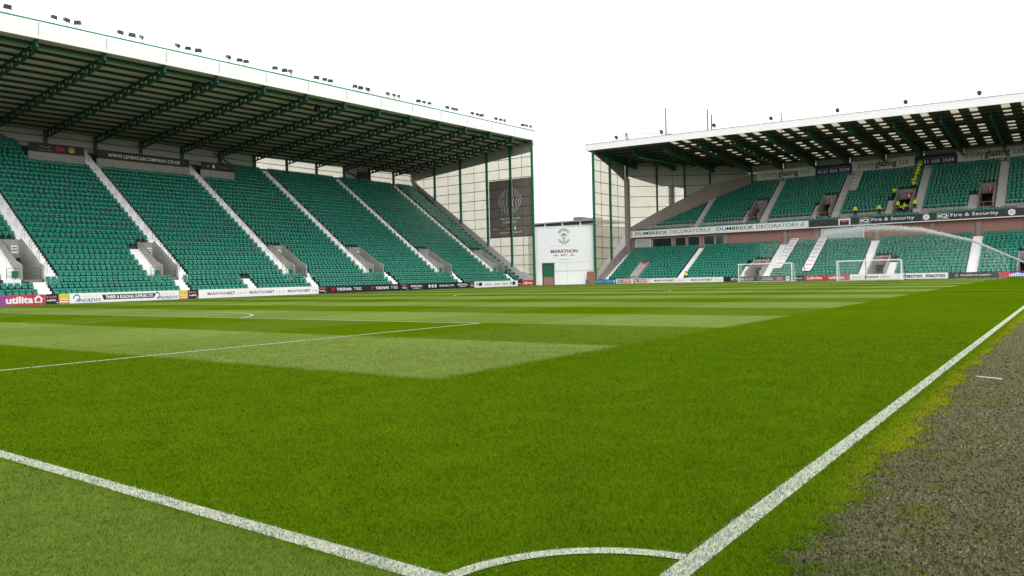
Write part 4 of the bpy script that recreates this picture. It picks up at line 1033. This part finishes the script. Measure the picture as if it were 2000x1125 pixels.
# far boards
r, F, w = board('R', -65.0, -59.35, HR, 'mid_blue', 'blue board nearest the corner wall', GR)
F.rect(.5, 3.3, .2, .6, 'sky_blue', r); F.rect(3.5, 5.0, .2, .6, 'sky_blue', r); F.rect(5.2, 5.5, .25, .55, 'board_white', r)
r, F, w = board('R', -59.3, -53.4, HR, 'board_white', 'white television sports board beside the blue one', GR)
for x in (.25, 3.1):
    F.rect(x, x+2.5, .12, .66, 'pink', r, 'text_block'); F.rect(x, x+.95, .14, .64, 'ink', r, 'text_block', .008); F.text('sky', x+.08, x+.85, .16, .6, 'board_white', r, .03, lift=.013); F.text('SPORTS', x+1.0, x+2.42, .26, .54, 'board_white', r, .03, lift=.012)
r, F, w = board('R', -53.35, -41.25, HR, 'board_white', 'long white betting board behind the far goal line', GR)
for x in (.9, 7.0): F.text('MARATHON', x, x+2.5, .24, .52, 'maroon', r, .02, 1.05); F.text('BET', x+2.6, x+3.4, .24, .52, 'ink', r, .02, 1.05); F.marks(x+3.7, x+5.2, .28, .46, 'faint_pink', r, 8)
r, F, w = board('R', -41.2, -36.0, HR, 'black', 'black board with a group name, left of the far goal', GR)
F.text('VITTORIA', 1.1, 3.1, .16, .58, 'board_white', r, .02); F.text('GROUP', 3.15, 4.5, .16, .58, 'board_white', r, -.005)
r, F, w = board('R', -35.95, -29.5, HR, 'charcoal', 'dark board with a red oval and white roundel behind the goal', GR)
for z_ in (.2, .42): F.marks(.5, 2.1, z_, z_+.12, 'board_white', r, 14)
F.disc(2.95, .38, .5, 'pink', r, 'oval', ky=.5); F.disc(4.15, .38, .33, 'board_white', r, 'roundel'); F.ring(4.02, .38, .07, .12, 0, 360, 'ink', r, 'roundel', .012); F.ring(4.3, .38, .07, .12, 0, 360, 'ink', r, 'roundel', .012); F.marks(5.0, 6.2, .3, .42, 'board_white', r, 10)
r, F, w = board('R', -29.45, -23.6, HR, 'red', 'red bookmaker board between the two goals', GR); F.text('Ladbrokes', .3, 2.3, .18, .6, 'board_white', r, .02); F.text('Ladbrokes', 3.2, 5.2, .18, .6, 'board_white', r, .02)
r, F, w = board('R', -23.55, -17.3, HR, 'board_white', 'white sign-maker board behind the right goal', GR); F.text('impact', 1.9, 3.6, .14, .56, 'ink', r, .02); F.text('signs', 3.75, 5.0, .14, .56, 'orange', r, .0)
F.marks(.4, 1.5, .3, .44, 'ink_grey', r, 4)
r, F, w = board('R', -17.25, -11.9, HR, 'board_white', 'white board with a sportswear name twice, right of the goals', GR)
for x in (.25, 2.85): F.text('macron', x, x+2.2, .18, .56, 'ink', r, .03)
r, F, w = board('R', -11.85, -6.4, HR, 'charcoal', 'dark car-dealer board with small white capitals, right of the sportswear board', GR); F.text('THE LEVEN CAR COMPANY', 1.3, 4.6, .28, .48, 'board_white', r, .02, 1.1); F.disc(.9, .38, .2, 'ink_grey', r, 'emblem')
r, F, w = board('R', -6.35, 2.0, HR, 'print_b', 'red and blue board right of the dark car-dealer board', GR); F.text('utilita', .95, 2.6, .14, .62, 'board_white', r, .035); F.ring(3.0, .36, .16, .22, 0, 360, 'board_white', r, 'emblem')
board('R', 2.05, 10.0, HR, 'board_white', 'plain white board at the right end of the far goal line', GR)

# ------------------------------------------------------------------ corner building
cA, cB = np.array((-73.1, 105.0)), np.array((-63.85, 109.15)); cL = np.linalg.norm(cB-cA); cdv = (cB-cA)/cL; cn = np.array((cdv[1], -cdv[0]))
CH = 9.75
cb = empty('corner_building', (float(cA[0]+cB[0])/2, float(cA[1]+cB[1])/2, 0), 'white-clad corner block with a round crest, between the two stands', 'building')
def cbox(s0, s1, o0, o1, z0, z1, name, m, parent=cb):
    mb = MB(); q = lambda s, o, z: (*(cA+cdv*s+cn*o), z)
    mb.hexa([q(s0, o0, z0), q(s1, o0, z0), q(s1, o1, z0), q(s0, o1, z0)], [q(s0, o0, z1), q(s1, o0, z1), q(s1, o1, z1), q(s0, o1, z1)]); return mb.build(name, m, parent)
cbox(0, 1.33, -6, 0, 0, 3.7, 'wall', 'white_sheet'); cbox(3.42, cL, -6, 0, 0, 3.7, 'wall', 'white_sheet'); cbox(0, cL, -6, 0, 3.705, CH, 'wall', 'white_sheet')
cbox(.55, cL-.75, .003, .05, 2.35+.45, CH-.05, 'cladding_panel', 'white_panel') if False else None
cbox(.5, cL-.7, .003, .06, 3.75, CH-.12, 'sign_panel', 'white_panel')
for z_ in (6.55, ): cbox(2.4, cL-2.6, .062, .075, z_, z_+.03, 'panel_joint', 'grey_wall')
cbox(.5, 1.3, .003, .05, 2.3, 3.6, 'cladding_panel', 'white_panel'); cbox(3.5, cL-.7, .003, .05, 2.3, 3.7, 'cladding_panel', 'white_panel')
gate = cbox(1.42, 3.40, -.35, -.3, 1.42, 3.62, 'gate', 'green_steel')
for s in (1.9, 2.4, 2.9): cbox(s, s+.03, -.29, -.27, 1.45, 3.6, 'gate_bar', 'dark_green_steel', gate)
cbox(1.42, 3.40, -.29, -.26, 2.5, 2.56, 'gate_bar', 'dark_green_steel', gate)
cbox(1.42, 3.40, -.45, -.38, 0, 1.42, 'brick_infill', 'brick_red'); cbox(1.335, 1.415, -.4, .04, 0, 3.69, 'gate_frame', 'charcoal')
cbox(5.6, 5.63, .052, .06, 2.3, 3.7, 'panel_joint', 'grey_wall'); cbox(5.6, 5.63, .003, .012, 0, 2.28, 'panel_joint', 'grey_wall'); cbox(3.5, cL-.1, .003, .01, 2.26, 2.29, 'panel_joint', 'grey_wall')
cbox(-.1, cL+.1, -6.1, .1, CH, CH+.12, 'coping', 'white_sheet')
F = Face((*(cA+cn*.06), 0), (*cdv, 0), (0, 0, 1)); CX, CZ = 5.15, 8.15
F.ring(CX, CZ, .82, .88, 28, 152, 'crest_green', cb, 'crest_ribbon', ky=1.12); F.ring(CX, CZ, 1.08, 1.15, 28, 152, 'crest_green', cb, 'crest_ribbon', ky=1.12)
F.ring(CX, CZ, .82, .88, 208, 332, 'crest_green', cb, 'crest_ribbon', ky=1.12); F.ring(CX, CZ, 1.08, 1.15, 208, 332, 'crest_green', cb, 'crest_ribbon', ky=1.12)
for a in (28, 152, 208, 332):
    c_, s_ = math.cos(R(a)), math.sin(R(a))*1.12; F.poly([(CX+.82*c_-.03, CZ+.82*s_), (CX+.82*c_+.03, CZ+.82*s_), (CX+1.15*c_+.03, CZ+1.15*s_), (CX+1.15*c_-.03, CZ+1.15*s_)], 'crest_green', cb, 'crest_ribbon', .008)
for a in range(42, 145, 12):
    for b in (0, 180): F.ring(CX, CZ, .92, 1.04, a+b, a+b+6, 'crest_green', cb, 'crest_letter', .008, 3, 1.12)
F.poly([(CX-.55, CZ+.55), (CX+.55, CZ+.55), (CX+.55, CZ-.1), (CX+.4, CZ-.5), (CX, CZ-.85), (CX-.4, CZ-.5), (CX-.55, CZ-.1)], 'pale_crest', cb, 'crest_shield', .005)
F.poly([(CX-.12, CZ+.5), (CX+.12, CZ+.5), (CX+.08, CZ+.05), (CX-.15, CZ+.1)], 'crest_green', cb, 'crest_shield', .009)
F.ring(CX-.3, CZ+.25, .14, .2, 0, 360, 'crest_green', cb, 'crest_shield', .009); F.ring(CX+.3, CZ+.25, .14, .2, 0, 360, 'crest_green', cb, 'crest_shield', .009)
F.poly([(CX-.5, CZ-.05), (CX-.3, CZ-.05), (CX-.45, CZ+.1)], 'crest_green', cb, 'crest_shield', .009); F.poly([(CX+.5, CZ-.05), (CX+.3, CZ-.05), (CX+.45, CZ+.1)], 'crest_green', cb, 'crest_shield', .009)
F.ring(CX, CZ-.35, .12, .22, 0, 360, 'crest_green', cb, 'crest_shield', .009); F.poly([(CX-.28, CZ-.62), (CX, CZ-.72), (CX+.28, CZ-.62), (CX, CZ-.85)], 'crest_green', cb, 'crest_shield', .009)
F.text('MARATHON', 2.85, 7.45, 5.35, 5.92, 'maroon', cb, .035, 1.02); F.text('BET', 4.62, 5.65, 4.82, 5.13, 'ink', cb, .03, 1.3)
F.marks(3.35, 4.1, 4.82, 5.1, 'ink_grey', cb, 3); F.marks(6.2, 6.95, 4.82, 5.1, 'ink_grey', cb, 3); F.marks(4.3, 6.0, 4.2, 4.32, 'ink_grey', cb, 12)
# building beyond the corner
db = empty('distant_building', (-96.0, 152.0, 0), 'low grey flat-roofed building showing above the corner block', 'building')
mb = MB(); mb.box(-106, -86.6, 150, 165, 0, 12.6); mb.build('wall', 'grey_wall', db)
mb = MB(); mb.box(-106.2, -86.4, 149.6, 165.2, 13.95, 14.25); mb.build('roof', 'grey_cladding', db)
for x0, x1 in ((-105.9, -101.0), (-100.7, -96.1), (-95.8, -91.2), (-90.9, -86.8)):
    mb = MB(); mb.box(x0, x1, 150.0, 150.2, 12.65, 13.9); w_ = mb.build('window', 'charcoal', db)
    mb = MB(); mb.box(x0, x1, 149.93, 149.99, 13.1, 13.28); mb.build('louvre', 'grey_wall', w_)
for x in (-100.85, -95.95, -91.05): mb = MB(); mb.box(x-.14, x+.14, 149.8, 150.1, 12.6, 13.95); mb.build('mullion', 'white_sheet', db)
mb = MB(); mb.box(-93.6, -91.6, 151, 154, 14.25, 15.1); mb.build('roof_plant', 'concrete_dark', db); mb = MB(); mb.box(-90.0, -87.0, 151, 153, 14.25, 14.7); mb.build('roof_plant', 'concrete_dark', db)

# ------------------------------------------------------------------ goals, net poles
def goal(xl, y, depth, lab):
    r = empty('goal', (xl+3.66, y, 0), lab, 'goal', 'goals at the far end'); w, h = 7.32, 2.44
    mb = MB(); mb.tube((xl-.06, y, 0), (xl-.06, y, h), .06, 8); mb.tube((xl+w+.06, y, 0), (xl+w+.06, y, h), .06, 8)
    mb.tube((xl-.12, y, h+.06), (xl+w+.12, y, h+.06), .06, 8); mb.build('goal_frame', 'white_sheet', r)
    mb = MB()
    for x in (xl-.06, xl+w+.06):
        mb.tube((x, y, h), (x, y+depth*.5, h), .025, 5); mb.tube((x, y+depth*.5, h), (x, y+depth, .03), .025, 5); mb.tube((x, y, .03), (x, y+depth, .03), .03, 5)
    mb.tube((xl, y+depth, .03), (xl+w, y+depth, .03), .03, 5); mb.tube((xl, y+depth*.5, h), (xl+w, y+depth*.5, h), .02, 5); mb.build('back_frame', 'white_sheet', r)
    mb = MB(); c = .012; st = .24
    for i in range(int(w/st)+1):
        x = xl+i*st; mb.bar((x, y+depth*.5, h), (x, y+depth, .05), c); mb.bar((x, y, h), (x, y+depth*.5, h), c)
    for k in range(11):
        f = k/10; yy = y+depth*(.5+.5*f); zz_ = h*(1-f)+.05*f; mb.bar((xl, yy, zz_), (xl+w, yy, zz_), c)
    for x in (xl, xl+w):
        for k in range(1, 10):
            z_ = h*k/10; mb.bar((x, y, z_), (x, y+depth*(1-.5*k/10), z_), c)
        for k in range(1, 8):
            yy = y+depth*k/8; mb.bar((x, yy, .03), (x, yy, h if k <= 4 else h*(1-(k-4)/4)+.05), c)
    n = mb.build('net', 'net_cord', r)
goal(-37.66, 105.06, 1.9, 'white goal on the far goal line, the left one')
goal(-23.5, 101.6, 1.5, 'white spare goal standing nearer on the pitch, the right one')
for i, (x, h) in enumerate(((-29.2, 2.8), (-26.4, 5.1), (-21.3, 5.1), (-16.6, 5.2), (-11.6, 5.2))):
    mb = MB(); mb.tube((x, 107.2, 0), (x, 107.2, h), .05, 6, r2=.04); mb.box(x-.2, x+.2, 107.0, 107.4, 0, .05)
    tag(mb.build('net_pole', 'rail_dark', base=(x, 107.2, 0)), ('short dark pole beside the red board' if i == 0 else 'tall thin dark pole behind the goal line, %s of four from the left' % ORD[i-1]), 'pole', 'poles behind the far goal line')
mb = MB(); mb.prism([(.40, 8.98, .0), (.69, 8.83, .0), (.70, 8.86, .0), (.405, 9.01, .0)], (0, 0, .012)); tag(mb.build('marker_tape', 'old_white_paint', base=(.55, 8.9, 0)), 'short white strip lying on the worn track', 'tape')

# ------------------------------------------------------------------ people in yellow jackets
def person_mesh(pose):
    J = {'pel': (0, 0, .95), 'che': (0, .02, 1.25), 'nek': (0, .02, 1.47), 'hed': (0, -.02, 1.62), 'top': (0, -.02, 1.74)}
    for s, n in ((-1, 'l'), (1, 'r')):
        J['hip'+n] = (s*.10, 0, .90); J['kne'+n] = (s*.11, -.02, .50); J['ank'+n] = (s*.12, .02, .09); J['toe'+n] = (s*.13, -.14, .04)
        J['sho'+n] = (s*.19, .02, 1.42); J['elb'+n] = (s*.26, .05, 1.14); J['wri'+n] = (s*.27, -.05, .90); J['han'+n] = (s*.27, -.09, .82)
    if pose == 'reach':
        J['elbl'] = (-.34, -.2, 1.30); J['wril'] = (-.40, -.42, 1.25); J['hanl'] = (-.41, -.50, 1.24)
        J['elbr'] = (.32, -.2, 1.25); J['wrir'] = (.30, -.42, 1.15); J['hanr'] = (.30, -.5, 1.13)
    if pose == 'bend':
        for k, v in (('che', (0, -.22, 1.12)), ('nek', (0, -.42, 1.18)), ('hed', (0, -.54, 1.22)), ('top', (0, -.64, 1.25))): J[k] = v
        for s, n in ((-1, 'l'), (1, 'r')): J['sho'+n] = (s*.19, -.36, 1.16); J['elb'+n] = (s*.24, -.46, .9); J['wri'+n] = (s*.22, -.6, .70); J['han'+n] = (s*.22, -.65, .63)
    if pose == 'sit':
        for k in ('pel', 'che', 'nek', 'hed', 'top'): x, y, z = J[k]; J[k] = (x, y, z-.42)
        for s, n in ((-1, 'l'), (1, 'r')):
            J['hip'+n] = (s*.10, -.03, .50); J['kne'+n] = (s*.13, -.42, .52); J['ank'+n] = (s*.13, -.42, .09); J['toe'+n] = (s*.13, -.58, .04)
            J['sho'+n] = (s*.19, .02, 1.0); J['elb'+n] = (s*.25, -.06, .74); J['wri'+n] = (s*.18, -.3, .66); J['han'+n] = (s*.17, -.36, .64)
    B = [('pel', 'che', 0), ('che', 'nek', 0), ('nek', 'hed', 2), ('hed', 'top', 2)]
    for n in 'lr': B += [('pel', 'hip'+n, 1), ('hip'+n, 'kne'+n, 1), ('kne'+n, 'ank'+n, 1), ('ank'+n, 'toe'+n, 1), ('che', 'sho'+n, 0), ('sho'+n, 'elb'+n, 0), ('elb'+n, 'wri'+n, 0), ('wri'+n, 'han'+n, 2)]
    rad = {'pel': .17, 'che': .19, 'nek': .07, 'hed': .105, 'top': .07, 'hip': .12, 'kne': .085, 'ank': .06, 'toe': .045, 'sho': .085, 'elb': .065, 'wri': .05, 'han': .045}
    ks = list(J); me = bpy.data.meshes.new('p'); me.from_pydata([J[k] for k in ks], [(ks.index(a), ks.index(b)) for a, b, _ in B], [])
    ob = bpy.data.objects.new('p', me); COL.objects.link(ob)
    sk_ = ob.modifiers.new('s', 'SKIN'); sk_.use_smooth_shade = True; sb = ob.modifiers.new('u', 'SUBSURF'); sb.levels = 1
    for i, k in enumerate(ks):
        q = rad[k if k in rad else k[:3]]; me.skin_vertices[0].data[i].radius = (q, q*.8 if k in ('pel', 'che') else q); me.skin_vertices[0].data[i].use_root = (k == 'pel')
    bpy.context.view_layer.update()
    m2 = bpy.data.meshes.new_from_object(ob.evaluated_get(bpy.context.evaluated_depsgraph_get()))
    bpy.data.objects.remove(ob); bpy.data.meshes.remove(me); m2.materials.clear()
    for m in ('hi_vis', 'trousers', 'skin'): m2.materials.append(MATS[m])
    A = np.array([J[a] for a, b, _ in B]); D = np.array([J[b] for a, b, _ in B])-A; mi = [c for *_, c in B]
    for f in m2.polygons:
        c = np.array(f.center); t_ = np.clip(((c-A)*D).sum(1)/(D*D).sum(1), 0, 1); q = np.linalg.norm(c-A-D*t_[:, None], axis=1); k = int(q.argmin()); m = mi[k]
        if B[k][0] == 'nek' and t_[k] < .3: m = 0
        f.material_index = m; f.use_smooth = True
    h = J['top']; hb = MB(); c = np.array(J['hed'])*.45+np.array(h)*.55; vs = []; fs = []
    for a in range(5):
        for b in range(10):
            ph = math.pi/2*a/4*1.15; th = 2*math.pi*b/10; vs.append(c+np.array((.118*math.sin(ph)*math.cos(th), .118*math.sin(ph)*math.sin(th)+.02, .125*math.cos(ph))))
    for a in range(4):
        for b in range(10): fs.append((a*10+b, a*10+(b+1) % 10, (a+1)*10+(b+1) % 10, (a+1)*10+b))
    hm = bpy.data.meshes.new('hair'); hm.from_pydata([tuple(v) for v in vs], [], fs); hm.materials.append(MATS['hair'])
    return m2, hm
PM = {k: person_mesh(k) for k in ('stand', 'reach', 'bend', 'sit')}
def person(x, y, z, rz, pose, lab, sc=1.0):
    o = bpy.data.objects.new('person', PM[pose][0]); COL.objects.link(o); o.location = (x, y, z); o.rotation_euler = (0, 0, rz); o.scale = (sc,)*3
    tag(o, lab, 'person', 'people in yellow jackets'); h = bpy.data.objects.new('hair', PM[pose][1]); h.parent = o; COL.objects.link(h)
for i, k in enumerate((13, 12, 11, 10, 9, 8, 7, 6)):
    person(-18.55+(k-9.5)*.03+random.uniform(-.1, .1), UD0+k*UDD+.2, UZ0+k*URR, random.uniform(-.8, .8), ('stand', 'reach', 'stand', 'stand', 'reach', 'stand', 'reach', 'reach')[i],
           'person in yellow jacket, %s from the top of the line beside the aisle' % ORD[i], random.uniform(.97, 1.04))
person(-20.95, UD0+4.2*UDD, UZ0+4*URR+.01, .5, 'reach', 'person in yellow jacket leaning beside the stairwell roof wall')
person(-22.3, 121.6, 9.3, .4, 'stand', 'person in yellow jacket standing left of the stairwell steps')
person(-20.05, UD0+.6, UZ0-.02, -.4, 'stand', 'person in yellow jacket inside the stairwell opening')
person(-18.9, 121.6, 9.3, 1.2, 'reach', 'person in yellow jacket reaching, in front of the stairwell')
person(-19.6, 121.5, 9.3, 1.8, 'bend', 'person in yellow jacket bending over the front seats')
person(-17.75, UD0+.8*UDD, UZ0+.02, .1, 'stand', 'person in yellow jacket on the foot of the aisle steps')
person(-25.6, 121.5, 9.3, .2, 'stand', 'lone person in yellow jacket on the upper walkway')
person(-48.2, D0+.44, Z0, 0, 'sit', 'person in yellow jacket seated low beside the white aisle')

# ------------------------------------------------------------------ sprinkler jet: droplets hanging in the air
ND = 64000
jx = [1.5, -2.75, -6.91, -11.37, -14.2, -17.17, -20.28, -25]; jz = [.2, 1.74, 3.98, 5.33, 5.7, 5.81, 5.6, 4.6]
jx = jx[::-1]; jz = jz[::-1]
core = RNG.random(ND) < .42
s = np.where(core, RNG.random(ND)**1.15, RNG.random(ND))
X = np.where(core, 1.0-s*22.0, -4.0-24.0*s)
zt = np.interp(X, jx, jz)
spread = .03+.42*np.clip((1-X)/22, 0, 1)**1.6
Z = np.where(core, zt+RNG.normal(0, 1, ND)*spread*.55-.2*spread, zt*(RNG.random(ND)**.75))
Y = 85+RNG.normal(0, 1, ND)*np.where(core, spread, 1.6)
Z = np.maximum(Z, .03)
sz = np.where(core, RNG.uniform(.006, .022, ND)*np.clip(1.15-.5*(1-X)/22, .5, 1.2), RNG.uniform(.0035, .011, ND))
T4 = np.array([(1, 1, 1), (1, -1, -1), (-1, 1, -1), (-1, -1, 1)], float)
V = (np.stack([X, Y, Z], 1)[:, None, :]+T4[None]*sz[:, None, None]).reshape(-1, 3)
Fq = (np.array([(0, 1, 2), (0, 3, 1), (0, 2, 3), (1, 3, 2)])[None]+(np.arange(ND)*4)[:, None, None]).reshape(-1, 3)
wj = fastmesh('water_spray', V, Fq, 'water')
tag(wj, 'white sprinkler jet arcing in from the right and drifting down', 'water spray', kind='stuff')

# ------------------------------------------------------------------ grass blades near the lens, worn strands on the track
def scatter(r0, r1, k, cap, fade, amin, amax):
    """points round the lens, density falling smoothly as k/r^2 up to cap per square metre and fading out at r1"""
    R_ = np.linspace(r0, r1, 2000); dn = np.minimum(cap, k/R_**2)*np.clip((r1-R_)/fade, 0, 1)
    w = dn*R_; cdf = np.concatenate([[0], np.cumsum((w[1:]+w[:-1])/2*np.diff(R_))]); n = int(cdf[-1]*(amax-amin))
    r = np.interp(RNG.random(n)*cdf[-1], cdf, R_); a = RNG.uniform(amin, amax, n)
    return np.stack([CAM[0]+r*np.cos(a), CAM[1]+r*np.sin(a), r], 1)
def nz(x, y, f, s): return (np.sin(x*f+s)+np.sin(y*f*1.13+1.7*s)+np.sin((x+y)*f*.71+2.3*s)+np.sin((x-y)*f*1.9+s*.6)+np.sin((x*.6-y*1.3)*f*2.7+s))/5
a0, a1 = yaw-R(48), yaw+R(48)
P = scatter(1.3, 26.0, 120000, 17000, 12.0, a0, a1)
x, y, rr = P.T
edge = verge(y)+.05*nz(x, y, 19, 1.0)
patch = (nz(x, y, 6.0, 3.1)+.6*nz(x, y, 17, .7) > .40) & (x < edge+.55) & (RNG.random(len(x)) < .62*np.clip((edge+.6-x)/.5, 0, 1))
fr = np.clip((edge+.12-x)/.16, 0, 1)
keep = (x < edge-.02) | (RNG.random(len(x)) < fr) | patch
x, y, rr = x[keep], y[keep], rr[keep]; edge = edge[keep]; n = len(x)
onl = ((x > -LW) & (x < 0) & (y > -.02)) | ((y > 0) & (y < LW) & (x < 0))
rad = np.hypot(x, y); onl |= (rad > .915) & (rad < 1.0) & (x < 0) & (y > 0)
jag = RNG.normal(0, .006, n)
onl = (((x+jag > -LW) & (x+jag < 0) & (y > -.02)) | ((y+jag > 0) & (y+jag < LW) & (x < 0)) | ((rad+jag > .915) & (rad+jag < 1.0) & (x < 0) & (y > 0)))
white = np.where(onl & (RNG.random(n) < .93), 1.0, 0.0)
h = RNG.uniform(.011, .022, n)*(1+.25*nz(x, y, 9, 2)); h = np.where((x > .02) | (y < -.02), h*1.15, h)
h = np.where(x > edge-.08, h*1.25, h)
wd = RNG.uniform(.0012, .0022, n)*np.clip(rr/3.2, 1, 5.0)
th = RNG.uniform(0, 2*np.pi, n); ln = RNG.uniform(.3, 1.1, n)*h
stripe = np.where((y < 0), 1.0, -.6)
lx, ly = np.cos(th)*ln+.004*stripe*-.59, np.sin(th)*ln+.004*stripe*.8
ph = th+np.pi/2+RNG.normal(0, .4, n)
bx_, by_ = np.cos(ph)*wd, np.sin(ph)*wd
z0 = np.full(n, -.002)
V = np.stack([np.stack([x-bx_, y-by_, z0], 1), np.stack([x+bx_, y+by_, z0], 1), np.stack([x+lx*.45+bx_*.7, y+ly*.45+by_*.7, h*.62], 1), np.stack([x+lx, y+ly, h], 1)], 1)
rn = np.repeat(np.clip(RNG.random(n)*.8+.2*RNG.random(n), 0, 1), 4)
Fq = np.arange(4*n).reshape(-1, 4)
g = fastmesh('grass', V.reshape(-1, 3), Fq, 'blade', {'rnd': rn, 'white': np.repeat(white, 4)})
tag(g, 'short green turf blades with white painted ones along the lines', 'grass', kind='stuff')
P = scatter(1.5, 24.0, 105000, 14000, 10.0, yaw-R(62), yaw-R(8))
x, y, rr = P.T; k = (x > verge(y)-.05) & (x < 7); x, y, rr = x[k], y[k], rr[k]; n = len(x)
L_ = RNG.uniform(.004, .012, n); wd = RNG.uniform(.0010, .0021, n)*np.clip(rr/3.2, 1, 4.0); th = RNG.uniform(0, 2*np.pi, n)
cx, cy = np.cos(th), np.sin(th); z0 = np.full(n, -.006); z1 = RNG.uniform(.0, .010, n); z2 = RNG.uniform(-.004, .008, n)
V = np.stack([np.stack([x-cx*L_+cy*wd, y-cy*L_-cx*wd, z0], 1), np.stack([x-cx*L_-cy*wd, y-cy*L_+cx*wd, z0], 1), np.stack([x-cy*wd, y+cx*wd, z1], 1), np.stack([x+cx*L_, y+cy*L_, z2], 1)], 1)
moss = ((nz(x, y, 6.0, 3.1)+.6*nz(x, y, 17, .7)) > .22) & (x < verge(y)+.8) & (RNG.random(n) < .35)
g = fastmesh('track_fibres', V.reshape(-1, 3), np.arange(4*n).reshape(-1, 4), 'strand', {'rnd': np.repeat(np.clip(RNG.random(n)**1.3*(.8+.35*nz(x, y, 2.0, 5)), 0, 1), 4), 'white': np.repeat(moss.astype(float), 4)})
tag(g, 'worn grey-brown fibres and crumbs on the track beside the touchline', 'worn turf', kind='stuff')
